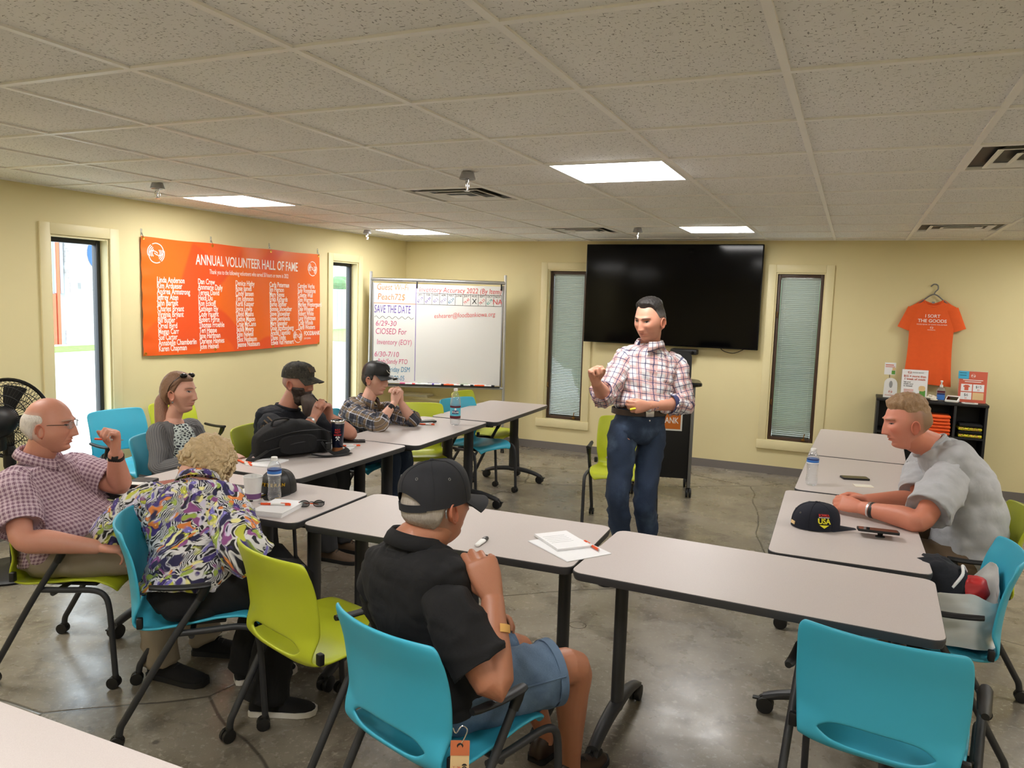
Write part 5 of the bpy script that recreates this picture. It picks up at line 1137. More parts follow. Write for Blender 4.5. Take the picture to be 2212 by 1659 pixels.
bc = J['pv'] + (J['hL']-J['hR']).normalized().cross(V(0, 0, 1))*.126 + V(0, 0, .095); f_ = (J['hL']-J['hR']).normalized().cross(V(0, 0, 1)); MB().box(-.028, -.004, -.019, .028, .004, .019, .003, m=frame(bc-off, (J['hL']-J['hR']).normalized(), f_, V(0, 0, 1))).obj('belt_buckle', 'alu', sp)
for k in range(6):
    q = lerp(J['nk'], J['pv'], .14+.15*k) + f_*.125 + (J['hL']-J['hR']).normalized()*-.003; MB().lathe([(.005, -.001), (.005, .001)], 10, frame(q-off, V(0, 0, 1), (J['hL']-J['hR']).normalized(), f_)).obj('shirt_button', 'white', sp)
for s in 'RL': shoe(sp, off, J['a'+s], V(-.45 if s == 'R' else .15, -1, 0), 'shoe_brown', L=.27)
ribbon(sp, off, [J['wL'] + V(-.055, -.075, -.012), J['wL'] + V(-.085, -.09, -.02)], .006, 'yellow', 'held_wrapper')

# ---- bald person in purple plaid
J = dict(hd=V(1.862, 2.306, 1.095), nk=V(1.800, 2.285, .935), pv=V(1.875, 2.325, .545), sR=V(1.868, 2.135, .862), sL=V(1.765, 2.478, .855), eR=V(2.045, 2.045, .672), wR=V(2.272, 2.222, .622), eL=V(1.990, 2.555, .787), wL=V(2.062, 2.480, .965), hR=V(1.925, 2.235, .535), hL=V(1.850, 2.42, .535), kR=V(2.35, 2.39, .545), kL=V(2.27, 2.57, .545), aR=V(2.42, 2.40, .10), aL=V(2.42, 2.66, .10))
h = dict(skin=srgb(206, 148, 126), hair=srgb(210, 205, 200), browc=srgb(176, 156, 146), eye=.7, w=1.05, fat=1.0, nose=1.1, fade=lambda p: .62*sst(-p.y, -.012, .03)*sst(p.z, -.07, -.03)*sst(-p.z, -.075, -.035))
M = headM(J['hd'], 33, -2, 0)
bp, off, g = finish_person('person', 'seated bald person with glasses in purple plaid shirt, fist raised with a pen', J, h, M, dict(L=dict(d=V(.05, .02, 1), n=V(-.35, -.9, .1), curl=FIST, thumb=(.6, .55, .5), tb=.6, s=1.05), R=dict(d=V(.85, .5, -.1), n=V(0, 0, -1), curl=HALF)), arm=1.12, neckr=.064)
hl = hairline(.2, .012, -.072, .03, .008, -.02, -.05); hair_obj('hair', g, M, lambda p: .0075*sst(hl(p), 0, .02)*sst(-p.z, -.062, -.025)*sst(-p.y, -.012, .02) - .0012, bp, off, srgb(214, 210, 206), na=.0015, nf=150)
sh, P_ = shirt(J, bp, off, 'plaid_bald', .215, [.066, .086, .092, .088], frac=.80, girth=1.12, belly=.075, hem=-.14, neck=.074, amp=.006, seed=2)
collar(bp, off, J['nk'] + V(.012, .006, .010), V(.8, .5, -.25).normalized(), V(.22, .1, 1).normalized(), .084, 'plaid_bald', h=.036, flare=.024, gap=.4)
pants(J, 'tan_pants', bp, off, thigh=.105, knee=.086, ank=.070, hipw=.19, hipd=.14)
for s, f_ in (('R', V(1, .12, 0)), ('L', V(1, .4, 0))): shoe(bp, off, J['a'+s], f_, 'blackcloth', L=.29, w=.05)
gl_ = TR(*(-off)) @ M
for s in (-1, 1):
    P_ = [(s*(.0335+.0215*math.cos(a)), .098-.004*math.cos(a)*1.5+.0, .011+.0145*math.sin(a)) for a in [2*PI*i/20 for i in range(20)]]
    MB().tube(P_, .0012, 6, loop=True).xf(gl_).obj('spectacle_rim', 'steel', bp); MB().tube([(s*.055, .096, .016), (s*.073, .085, .017), (s*.077, .03, .014), (s*.079, .0, .010), (s*.077, -.016, -.008)], .0016, 6).xf(gl_).obj('spectacle_arm', 'belt', bp)
    MB().prism([(q[0], q[2]) for q in P_], -.0005, .0005, gl_ @ TR(0, .0975, 0) @ Matrix.Rotation(PI/2, 4, 'X')).obj('spectacle_lens', 'clearlens', bp)
MB().tube([(-.013, .0985, .016), (0, .1005, .018), (.013, .0985, .016)], .0012, 6).xf(gl_).obj('spectacle_bridge', 'steel', bp)
bracelet(bp, off, J['eL'], J['wL'], .86, .033, 'black', 'watch_band', .018); MB().box(-.014, -.013, .0, .014, .013, .006, .003, m=frame(lerp(J['eL'], J['wL'], .86)-off + V(.02, -.022, .0), V(.7, .6, -.2).normalized(), V(.2, .1, .95).normalized(), V(.6, -.75, 0).normalized())).obj('watch_face', 'black', bp)
pp = thing('pen', 'orange and white pen held in the bald man\'s raised fist', 'pen', tuple(J['wL'] + V(-.01, -.022, .062)), .35); MB().cyl((-.068, 0, 0), (-.03, 0, 0), .005, n=10).obj('grip', 'pen_orange', pp); MB().cyl((-.03, 0, 0), (.05, 0, 0), .0045, n=10).obj('barrel', 'white', pp); MB().cyl((.05, 0, 0), (.068, 0, 0), .004, .001, n=10).obj('tip', 'steel', pp)
MB().lathe([(.011, -.0015), (.011, .0015)], 14, frame(V(1.965, 2.165, .70)-off, V(0, 0, 1), V(.9, .4, 0), V(.4, -.9, 0))).obj('sleeve_button', 'tbar', bp)
for q, m_ in ((V(2.13, 2.23, .60), 'black'),): MB().box(-.045, -.002, -.006, .045, .002, .006, m=frame(q-off, V(.9, .3, -.25).normalized(), V(.3, -.93, 0), V(.2, .1, 1).normalized())).obj('pocket_zip', m_, bp)

# ---- person in floral shirt, bent over the table
J = dict(hd=V(2.585, 2.505, .955), nk=V(2.650, 2.395, .915), pv=V(2.735, 2.255, .545), sR=V(2.850, 2.350, .855), sL=V(2.432, 2.345, .822), eR=V(3.030, 2.255, .722), wR=V(3.135, 2.335, .585), eL=V(2.262, 2.300, .672), wL=V(2.262, 2.48, .61), hR=V(2.81, 2.19, .53), hL=V(2.66, 2.33, .53), kR=V(3.06, 2.50, .52), kL=V(2.86, 2.62, .52), aR=V(3.03, 2.37, .09), aL=V(2.78, 2.55, .09))
h = dict(skin=srgb(206, 156, 134), hair=srgb(190, 165, 120), w=.96)
M = headM(J['hd'], 92, -58, -14, 1.0)
fp, off, g = finish_person('person', 'seated person with curly blond hair bent forward in a bright floral shirt', J, h, M, dict(R=dict(d=V(.1, .7, -.6), n=V(-1, 0, 0)), L=dict(d=V(.2, .9, -.2), n=V(0, 0, -1))), vox=.005)
hl = hairline(.05, -.02, -.085); b = MB(); cv = lambda c: srgb(176, 150, 108) if noise.noise(c*30) < .1 else srgb(206, 186, 150)
hair_obj('hair', g, M, lambda p: (.022 + .012*sst(-p.y, -.03, .05) + .011*noise.noise(p*55) + .006*noise.noise(p*110))*sst(hl(p), 0, .02) - .001, fp, off, srgb(196, 174, 134), 'hair_side', na=.006, nf=60)
for k in range(150):
    a = random.uniform(0, 2*PI); e = random.uniform(-.45, 1.3); d = V(math.cos(a)*math.cos(e), math.sin(a)*math.cos(e), math.sin(e))
    if d.y > .45 and d.z < .35: continue
    p = V(d.x*.092, d.y*.118-.004, d.z*.132); t1 = V(0, -.35, -1) - d*(V(0, -.35, -1).dot(d)); t1.normalize(); t2 = d.cross(t1); q = random.uniform(.03, .055); ph = random.uniform(0, 6)
    b.tube([p + t1*q*(i/7-.3) + t2*.009*math.sin(i*1.1+ph) + d*(.005*math.cos(i*1.1+ph) + .004) for i in range(8)], [.0035+.004*math.sin(PI*i/7) for i in range(8)], 6)
b.xf(TR(*(-off)) @ M); me = b.mesh('curls', 0); me.shade_smooth(); colored(me, lambda c: srgb(204, 184, 146)); link('curls', me, 'hair', fp)
collar(fp, off, J['nk'] + V(-.005, .01, .0), V(-.4, .8, -.45).normalized(), V(-.35, .45, .82).normalized(), .074, 'floral', h=.03, flare=.02)
shirt(J, fp, off, 'floral', .222, [.066, .086, .090, .086, .086, .082], long=dict(R=.35, L=.4), girth=1.22, belly=.02, hem=-.20, neck=.072, amp=.007, seed=3, depth=1.08)
pants(J, 'blackcloth', fp, off, thigh=.112, knee=.090, ank=.085, hipw=.205, hipd=.155)
for s, f_ in (('R', V(.85, .42, 0)), ('L', V(.6, .8, 0))):
    sd_ = shoe(fp, off, J['a'+s], f_, 'blackcloth', 'sole_white', L=.265, w=.047, name='sandal')

# ---- woman in grey cardigan
J = dict(hd=V(1.340, 3.533, 1.080), nk=V(1.292, 3.518, .918), pv=V(1.345, 3.50, .55), sR=V(1.318, 3.372, .862), sL=V(1.290, 3.668, .858), eR=V(1.405, 3.315, .655), wR=V(1.62, 3.45, .70), eL=V(1.385, 3.72, .655), wL=V(1.64, 3.66, .70), hR=V(1.38, 3.41, .54), hL=V(1.355, 3.59, .54), kR=V(1.80, 3.55, .55), kL=V(1.77, 3.72, .55), aR=V(1.88, 3.58, .10), aL=V(1.86, 3.76, .10))
h = dict(skin=srgb(214, 166, 146), hair=srgb(116, 84, 62), browc=srgb(120, 90, 72), w=.94, jaw=1.25, brow=.5, nose=.92)
M = headM(J['hd'], 12, 3, 3)
cp_, off, g = finish_person('person', 'seated person with a ponytail in a grey cardigan, sunglasses on the head', J, h, M, dict(R=dict(d=V(.9, .3, -.1), n=V(0, 0, -1)), L=dict(d=V(.9, -.3, -.1), n=V(0, 0, -1))), vox=.005, arm=.85, neckr=.047)
hl = hairline(.066, -.004, -.07, .05, .0, -.02, -.05); hair_obj('hair', g, M, lambda p: (.011 + .010*sst(-p.y, -.02, .05))*sst(hl(p), 0, .016) - .0012, cp_, off, srgb(128, 94, 70), 'hair_side', na=.002, nf=120)
T_ = TR(*(-off)) @ M; b = MB(); b.rings(limb_rings([V(0, -.085, .0), V(.006, -.12, -.045), V(.016, -.118, -.11), V(.024, -.115, -.18), V(.03, -.135, -.25), V(.03, -.145, -.30)], [(.03, .024), (.042, .036), (.044, .038), (.044, .036), (.036, .028), (.010, .008)], 20, 24)); b.xf(T_); me = b.mesh('ponytail', 0); me.shade_smooth(); colored(me, lambda c: srgb(150, 112, 92)); link('ponytail', me, 'hair', cp_)
# sunglasses pushed up into the hair
for s in (-1, 1):
    b = MB(); b.ell((s*.036, .052, .104), (.028, .018, .016), None, 16, 8); b.xf(T_).obj('sunglass_lens', 'blackgloss', cp_)
    MB().tube([(s*.062, .045, .098), (s*.084, .02, .075), (s*.088, -.005, .045), (s*.086, -.02, .015)], .004, 8, flat=.6).xf(T_).obj('sunglass_arm', 'blackgloss', cp_)
MB().ell((.0762, .003, -.05), (.006, .006, .006), None, 10, 6).xf(T_).obj('earring', 'mesh_grey', cp_)
shirt(J, cp_, off, 'cardigan', .170, [.046, .057, .054, .050, .048, .044], long=.92, girth=.90, hem=-.12, neck=.072, amp=.005, seed=4, name='cardigan', tops=[(-.12, .180, .134, 0), (0, .178, .13, .0), (.2, .168, .12, .0), (.42, .162, .112, -.005), (.62, .172, .112, -.008), (.76, .186, .104, -.012), (.86, .182, .092, -.016), (.925, .14, .074, -.02), (.955, .095, .060, -.026), (.965, .078, .050, -.03)])
cb = CB(); torso(cb, J, .12, .78, hem=-.05, tops=[(-.05, .15, .14, .03), (.2, .14, .145, .035), (.42, .135, .145, .03), (.62, .13, .142, .024), (.78, .12, .125, .016), (.86, .10, .105, .01), (.90, .085, .088, .008)]); cb.obj('blouse', 'blouse', cp_, off, .003)
pants(J, 'darkpants', cp_, off, thigh=.085, knee=.068, ank=.055, hipw=.165, hipd=.12)
for s in 'RL': shoe(cp_, off, J['a'+s], V(1, .2, 0), 'black', L=.25)

# ---- bearded person in camouflage cap
J = dict(hd=V(1.775, 4.115, 1.128), nk=V(1.705, 4.090, .955), pv=V(1.615, 4.03, .555), sR=V(1.728, 3.900, .878), sL=V(1.775, 4.295, .868), eR=V(1.985, 3.805, .790), wR=V(1.990, 4.010, .925), eL=V(2.085, 4.270, .790), wL=V(2.040, 4.105, .925), hR=V(1.63, 3.94, .54), hL=V(1.61, 4.13, .54), kR=V(2.06, 4.0, .55), kL=V(2.04, 4.18, .55), aR=V(2.1, 4.0, .10), aL=V(2.08, 4.2, .10))
h = dict(skin=srgb(190, 138, 118), hair=srgb(34, 28, 26), w=1.03, fade=lambda p: .35*sst(-p.y, -.02, .02)*sst(p.z, -.07, -.04)*sst(abs(p.x), .03, .05))
M = headM(J['hd'], 4, -3, 0)
dp, off, g = finish_person('person', 'seated person with a long dark beard and camouflage cap, hands clasped at the chin', J, h, M, dict(R=dict(d=V(.30, .30, .95), n=V(-.1, .95, -.2), curl=CLASP, thumb=(.8, .3, .3)), L=dict(d=V(.05, -.35, .95), n=V(-.2, -.95, -.1), curl=CLASP, thumb=(.8, .3, .3))), arm=1.08, neckr=.062)
def bd_(p):
    ax_ = abs(p.x); top = -.046 + .026*sst(ax_, .026, .052); s1 = sst(top - p.z, 0, .010)*sst(p.y, -.006, .018); s1 *= 1 - .95*gs(p.x, 0, .019)*gs(p.z, -.0615, .0055)
    return (.011 + .018*sst(-p.z, .07, .11))*s1 - .0012
hair_obj('beard', g, M, bd_, dp, off, srgb(60, 49, 44), 'hair', na=.004, nf=120)
b = MB(); b.rings(limb_rings([V(0, .065, -.075), V(0, .082, -.105), V(0, .086, -.145), V(0, .080, -.185), V(0, .074, -.205)], [(.050, .034), (.056, .042), (.050, .038), (.034, .028), (.012, .010)], 26, 24, ref=(0, 1, 0)))
for i, q in enumerate(b.v): b.v[i] = q + V(1, 1, .3)*.006*noise.noise(V(q.x*70, q.y*70, q.z*18))
b.xf(TR(*(-off)) @ M); me = b.mesh('beard_length', 0); me.shade_smooth(); colored(me, lambda c: srgb(92, 83, 80)); link('beard_length', me, 'hair', dp)
c_, T_ = cap(dp, M, off, 'camo', rim=.034, H=.100, tilt=.006, bill=.080, droop=.018)
mt = T_ @ frame(V(0, .0985, .092), V(1, 0, 0), V(0, -.48, .88), V(0, .88, .48)); MB().box(-.03, -.018, -.002, .03, .018, .003, .001, m=mt).obj('flag_patch', 'brown_pants', c_); [MB().box(-.028, -.016+.009*k, .003, .028, -.012+.009*k, .0038, m=mt).obj('patch_stripe', 'black', c_, 0) for k in range(4)]
shirt(J, dp, off, 'navycloth', .218, [.062, .078, .078, .074], frac=.85, girth=1.06, belly=.03, neck=.076, amp=.005, seed=5); band(dp, off, 'navycloth')
# olive flag print on the sleeve
cb = MB(); S, E = J['sR'], J['eR']; d = (E-S).normalized(); nn = V(.35, -.93, .10); nn = (nn-d*nn.dot(d)).normalized(); tt = d.cross(nn)
for k in range(7):
    for t0, t1 in ((.16, .72) if k % 2 == 0 else (.16, .16),):
        R = [[lerp(S, E, t) + (nn*math.cos(a) + tt*math.sin(a))*(.0835 - .006*t + o) - off for o in (0, .0012) for a in [(-.62+.18*k)+.105*i/3 for i in range(4)]] for t in ((.12, .2, .3, .4, .5, .6, .7) if k > 3 else (.12, .2, .3, .4, .5, .6, .7))]
        if k % 2 == 0: cb.rings(R, True)
a0 = [-.62+.18*4+.36*i/5 for i in range(6)]
cb.rings([[lerp(S, E, t) + (nn*math.cos(a) + tt*math.sin(a))*(.0840-.006*t+o) - off for o in (0, .0012) for a in a0] for t in (.12, .2, .3, .38)], True); cb.obj('flag_print', 'brown_pants', dp)
pants(J, 'darkpants', dp, off, thigh=.10, knee=.08, ank=.068, hipw=.18, hipd=.13)
for s in 'RL': shoe(dp, off, J['a'+s], V(1, .1, 0), 'shoe_brown', L=.29)
bracelet(dp, off, J['eR'], J['wR'], .84, .034, 'alu', 'metal_bracelet', .014); bracelet(dp, off, J['wL'] + V(-.0, -.04, .085), J['wL'] + V(-.0, -.055, .1), .5, .0115, 'black', 'ring', .006)
pk = thing('pen', 'black pen held upright in the bearded man\'s clasped hands', 'pen', tuple(J['wR'] + V(.0, .03, .10)), 0); MB().cyl((-.03, 0, .035), (.03, 0, -.015), .0045, n=10).obj('barrel', 'black', pk); MB().cyl((-.03, 0, .035), (-.036, 0, .04), .003, n=8).obj('clicker', 'black', pk)

# ---- young person in plaid flannel
J = dict(hd=V(1.815, 4.972, 1.082), nk=V(1.765, 4.930, .910), pv=V(1.61, 4.85, .555), sR=V(1.758, 4.775, .835), sL=V(1.815, 5.110, .838), eR=V(2.010, 4.722, .782), wR=V(2.040, 4.885, .928), eL=V(2.095, 5.045, .785), wL=V(2.055, 4.945, .930), hR=V(1.63, 4.76, .54), hL=V(1.61, 4.94, .54), kR=V(2.05, 4.80, .55), kL=V(2.05, 4.98, .55), aR=V(2.1, 4.8, .10), aL=V(2.1, 5.0, .10))
h = dict(skin=srgb(218, 174, 154), hair=srgb(36, 28, 24), w=.97, brow=.8)
M = headM(J['hd'], -4, -4, 3)
yp, off, g = finish_person('person', 'seated young person in black cap and checked flannel, hands clasped before the face', J, h, M, dict(R=dict(d=V(.05, .25, .95), n=V(-.1, .95, -.2), curl=CLASP, thumb=(.9, .2, .2)), L=dict(d=V(-.1, -.25, .95), n=V(-.1, -.95, -.1), curl=CLASP, thumb=(.9, .2, .2))), vox=.005, arm=.92, neckr=.053)
hl = hairline(.2, -.006, -.062, .05, .022, -.016, -.045); hair_obj('hair', g, M, lambda p: .010*sst(hl(p), 0, .014) - .0012, yp, off, (.02, .016, .014))
c_, T_ = cap(yp, M, off, 'black', rim=.034, H=.100, tilt=.008, bill=.080, droop=.012); 
MB().tube([(-.06+.006*i, .104+.074*math.cos((i-10)*.085)-.002, .038-.0016*abs(i-10)**1.3) for i in range(21)], .0022, 5).xf(T_).obj('bill_stripe', 'tbar', c_); MB().tube([(.016*math.cos(a), .108-.012*math.sin(a), .075+.013*math.sin(a)) for a in [2*PI*i/20 for i in range(20)]], .002, 5, loop=True).xf(T_).obj('cap_badge', 'tbar', c_)
shirt(J, yp, off, 'plaid_young', .190, [.058, .072, .072, .066, .064, .060], long=dict(R=.34, L=.2), girth=.98, hem=-.16, neck=.068, amp=.008, fr=12, seed=6)
collar(yp, off, J['nk'] + V(.012, .002, .008), V(.95, -.1, -.2).normalized(), V(.25, .05, 1).normalized(), .076, 'plaid_young', h=.036, flare=.018)
pants(J, 'jeans', yp, off, thigh=.088, knee=.072, ank=.064)
for s in 'RL': shoe(yp, off, J['a'+s], V(1, .05, 0), 'shoe_brown', L=.28)
bracelet(yp, off, J['eR'], J['wR'], .80, .030, 'black', 'watch_strap', .02); MB().lathe([(.017, 0), (.018, .006), (.014, .009)], 18, frame(lerp(J['eR'], J['wR'], .80)-off + V(.012, -.028, .006), V(0, .2, .98), V(.9, .3, 0), V(.35, -.93, .1).normalized())).obj('watch_case', 'black', yp)

# ---- person in grey t-shirt at the right tables
J = dict(hd=V(5.402, 4.155, 1.188), nk=V(5.522, 4.232, 1.075), pv=V(5.715, 4.22, .555), sR=V(5.510, 4.420, .945), sL=V(5.588, 4.075, .958), eL=V(5.470, 3.850, .790), wL=V(5.228, 3.980, .785), eR=V(5.490, 4.285, .785), wR=V(5.240, 4.150, .785), hR=V(5.66, 4.32, .54), hL=V(5.68, 4.12, .54), kR=V(5.26, 4.36, .545), kL=V(5.28, 4.10, .545), aR=V(5.3, 4.38, .10), aL=V(5.32, 4.08, .10), md=V(5.735, 4.22, .72), ch=V(5.665, 4.235, .90))
h = dict(skin=srgb(216, 146, 124), armskin=srgb(206, 134, 108), hair=srgb(138, 110, 84), browc=srgb(150, 112, 86), eye=.45, w=1.02, jaw=.85, blush=.6, fade=lambda p: .68*sst(-p.y, -.035, .015)*sst(p.z, -.075, -.005)*sst(abs(p.x), .02, .05) + .68*sst(-p.y, .03, .06)*sst(p.z, -.085, -.02))
M = headM(J['hd'], 197, -10, 0, 1.08)
gp, off, g = finish_person('person', 'seated person with short fair hair in a grey t-shirt, forearms on the table', J, h, M, dict(L=dict(d=V(-.95, .30, .08), n=V(.1, .75, -.6), curl=HALF, thumb=(.8, .35, .3), s=1.05), R=dict(d=V(-.9, -.35, .10), n=V(-.1, -.8, -.5), curl=HALF, thumb=(.8, .35, .3), s=1.05)), arm=1.14, neckr=.066)
hl = hairline(.070, .050, .035, .05, .0, -.03, -.07); hair_obj('hair', g, M, lambda p: (.006 + .014*sst(p.z, .06, .10) + .012*sst(p.y, .03, .075)*sst(p.z, .07, .095))*sst(hl(p)+.006*noise.noise(p*50), 0, .022) - .0012, gp, off, srgb(158, 128, 96), 'hair_side', na=.007, nf=90)
shirt(J, gp, off, 'greytee', .205, [.068, .088, .098, .098], frac=.78, girth=1.06, belly=.015, hem=-.16, depth=1.08, neck=.076, amp=.0075, fr=10, seed=7)
band(gp, off, 'greytee', .010)
pants(J, 'brown_pants', gp, off, thigh=.102, knee=.084, ank=.07, hipw=.185, hipd=.135, amp=.009)
for s in 'RL': shoe(gp, off, J['a'+s], V(-1, 0, 0), 'shoe_brown', L=.29)
bracelet(gp, off, J['eL'], J['wL'], .80, .036, 'black', 'wristband', .016); bracelet(gp, off, J['eL'], J['wL'], .86, .034, 'alu', 'metal_wristband', .008)

# ---- person in black polo and cap in the foreground
J = dict(hd=V(4.005, 2.028, 1.088), nk=V(3.960, 1.955, .985), pv=V(4.035, 1.985, .545), sR=V(4.140, 1.858, .868), sL=V(3.828, 1.985, .850), eR=V(4.302, 1.832, .672), wR=V(4.240, 1.945, .868), eL=V(3.815, 2.13, .61), wL=V(4.0, 2.30, .625), hR=V(4.13, 1.97, .53), hL=V(3.97, 2.05, .53), kR=V(4.378, 2.270, .552), kL=V(4.128, 2.400, .50), aR=V(4.322, 2.475, .10), aL=V(4.17, 2.60, .10))
h = dict(skin=srgb(186, 130, 104), armskin=srgb(172, 118, 90), hair=srgb(150, 142, 134), w=1.0, nose=1.05, fade=lambda p: .5*sst(-p.y, -.02, .02)*sst(p.z, -.08, -.045))
M = headM(J['hd'], 66, 4, 4)
pp_, off, g = finish_person('person', 'seated person in black polo, denim shorts and black cap, seen from behind', J, h, M, dict(R=dict(d=V(-.42, .14, .82), n=V(-.55, .80, -.25), spread=.10, curl=((.7, 1.35, .9), (.8, 1.4, .9), (.9, 1.4, .9), (1.0, 1.4, .9)), thumb=(.6, .5, .5), tb=.5, s=1.18), L=dict(d=V(.5, .25, .1), n=V(-.2, -.6, -.8), curl=HALF)), vox=.004, arm=1.18, neckr=.062)
hl = hairline(.2, .004, -.066, .04, .012, -.02, -.05); hair_obj('hair', g, M, lambda p: .009*sst(hl(p), 0, .022) - .0012, pp_, off, srgb(166, 160, 152), na=.002, nf=160)
cap(pp_, M, off, 'capblack', rim=.010, H=.126, tilt=-.002, back_open=True, bill=.07, droop=.02, rx=.089, ry=.112)
MB().tube([(.0795, -.020, .014), (.084, -.030, .0), (.082, -.028, -.018)], .0024, 8).xf(TR(*(-off)) @ M).obj('hearing_aid', 'mesh_grey', pp_)
shirt(J, pp_, off, 'blackcloth', .212, dict(R=[.058, .074, .084, .084], L=[.05, .066, .074, .074]), frac=.74, girth=1.10, belly=.03, hem=-.14, neck=.074, amp=.006, fr=11, seed=8)
collar(pp_, off, J['nk'] + V(.006, .010, -.008), V(.36, .93, -.15).normalized(), V(.12, .22, 1).normalized(), .074, 'blackcloth', h=.040, flare=.022)
pants(J, 'denim', pp_, off, upto=.80, thigh=.104, knee=.100, hipw=.165, hipd=.12, name='denim_shorts', amp=.008)
for s in 'RL': shoe(pp_, off, J['a'+s], V(.25, 1, 0), 'belt', L=.28); 
for s in 'RL':
    H_, K_ = J['h'+s], J['k'+s]; q = lerp(H_, K_, .79); dk = (K_-H_).normalized(); x_ = dk.orthogonal().normalized(); y_ = dk.cross(x_)
    MB().rings([[q + dk*w - off + (x_*math.cos(i*PI/16) + y_*math.sin(i*PI/16))*r_ for i in range(32)] for w, r_ in ((-.014, .1045), (.012, .1055), (.012, .1), (-.014, .1))], False, loop=True).obj('shorts_hem', 'denim', pp_)
MB().tube([lerp(J['hR'], J['kR'], t) - off + V(.62, -.55, .28).normalized()*(.106) for t in [i/10*.8 for i in range(11)]], .0035, 6).obj('side_seam', 'denim', pp_)
E_, W_2 = J['eR'], J['wR']; d = (W_2-E_).normalized(); nn = V(.95, -.25, 0); nn = (nn-d*nn.dot(d)).normalized(); tt = d.cross(nn); c = lerp(E_, W_2, .62)
MB().rings([[c + d*w + (nn*math.cos(a)+tt*math.sin(a))*(.0475+o) - off for o in (0, .0015) for a in [-.55+1.0*i/8 for i in range(9)]] for w in (-.011, .011)], True).obj('bandage', 'bandage', pp_)
kt = thing('key_tag', 'tan warning tag with red end hanging from the clip at the black polo man\'s hip', 'tag', (4.252, 1.738, .530), .45)
b = MB(); b.grid(lambda u, v: V((u-.5)*.05, -.012*math.sin(v*2.5), -.125*v+.02), 4, 12); link('tag_strip', baked(b, [('SOLIDIFY', dict(thickness=.0015))]), 'tan', kt)
b = MB(); b.grid(lambda u, v: V((u-.5)*.051, -.0015-.012*math.sin(v*.75), -.0375*v+.0205), 4, 5); link('tag_end', baked(b, [('SOLIDIFY', dict(thickness=.0012))]), 'tag_red', kt)
MB().tube([(.007*math.cos(a), -.0045, .006+.007*math.sin(a)) for a in [2*PI*i/14 for i in range(14)]], .0025, 6, loop=True).obj('eyelet', 'black', kt); MB().tube(catmull([(0, -.005, .008), (.012, -.002, .03), (.018, .0, .05), (.004, 0, .06), (-.012, .0, .04), (-.02, 0, .055)], 20), .0018, 6).obj('carabiner', 'chrome', kt)
text('REMOVE', .018, 'ink_black', kt, frame((.012, -.0135, -.045), V(0, -.25, -1).normalized(), V(1, 0, 0), V(0, -1, .25).normalized()), sx=1., bold=.0004, ext=.0006); text('INJURY &', .012, 'red', kt, frame((-.003, -.0135, -.05), V(0, -.25, -1).normalized(), V(1, 0, 0), V(0, -1, .25).normalized()), ext=.0006); text('WITHOUT', .012, 'red', kt, frame((-.016, -.0135, -.05), V(0, -.25, -1).normalized(), V(1, 0, 0), V(0, -1, .25).normalized()), ext=.0006)
# ------------------------------------------------------------------ things on the tables
ZT = .7378
def water_bottle(x, y, label, sc=1.):
    o = thing('water_bottle', label, 'bottle', (x, y, ZT))
    pr = [(.010, 0), (.026, .002), (.031, .010), (.0315, .03)]
    for k in range(9): z = .034+.009*k; pr += [(.0318 - .0022*math.sin(k*.35), z), (.0298 - .0022*math.sin(k*.35), z+.0045)]
    pr += [(.0318, .120), (.032, .125), (.032, .152), (.0315, .157), (.028, .170), (.020, .184), (.0135, .192), (.0125, .197)]
    MB().lathe(pr, 28).obj('bottle_body', 'water', o); MB().lathe([(.0325, .124), (.0327, .126), (.0327, .151), (.0325, .153)], 32, cap=False).obj('label_wrap', 'labelblue', o)
    MB().lathe([(.0329, .146), (.033, .147), (.033, .151), (.0329, .152)], 32, cap=False).obj('label_band', 'navylabel', o); MB().lathe([(.0329, .125), (.033, .126), (.033, .131), (.0329, .132)], 32, cap=False).obj('label_band', 'white', o)
    MB().lathe([(.0152, .193), (.0155, .195), (.0155, .207), (.0145, .2095), (.004, .2097)], 24).obj('screw_cap', 'white', o); return o
water_bottle(2.672, 2.845, 'clear water bottle with blue label beside the paper cup'); water_bottle(4.976, 4.581, 'clear water bottle with blue label on the right hand tables')
o = thing('soda_bottle', 'tall clear soda bottle with maroon and blue label', 'bottle', (2.350, 5.273, ZT))
MB().lathe([(.012, .004), (.026, 0), (.034, .006), (.039, .02), (.0405, .04), (.0405, .17), (.038, .195), (.030, .225), (.020, .25), (.0138, .262), (.0132, .272)], 32).obj('bottle_body', 'water', o)
MB().lathe([(.0412, .055), (.0414, .058), (.0414, .15), (.0412, .153)], 32, cap=False).obj('label_wrap', 'cyan', o)
for z0, z1 in ((.055, .075), (.138, .153)): MB().lathe([(.0416, z0), (.0418, z0+.001), (.0418, z1-.001), (.0416, z1)], 32, cap=False).obj('label_band', 'maroon', o)
tc = V(5.131-2.35, -5.273, 0).normalized(); tr_ = V(-tc.y, tc.x, 0); LM = lambda z, k=.0425: frame(tc*k + V(0, 0, z), tr_, V(0, 0, 1), tc)
b = MB().prism(rrect(.05, .026, .004), -.001, .0006); b.xf(LM(.105, .0418)); b.obj('logo_plate', 'navylabel', o); text('POLAR', .021, 'white', o, LM(.105), sx=.8, bold=.0006, ext=.001); b = MB().ell((0, 0, 0), (.008, .009, .002)); b.xf(LM(.127, .0418)); b.obj('printed_bear', 'white', o)
MB().lathe([(.0155, .266), (.016, .268), (.016, .283), (.015, .286), (.004, .2862)], 24).obj('screw_cap', 'white', o)
o = thing('paper_cup', 'white paper cup with purple band on the near left table', 'cup', (2.583, 2.800, ZT))
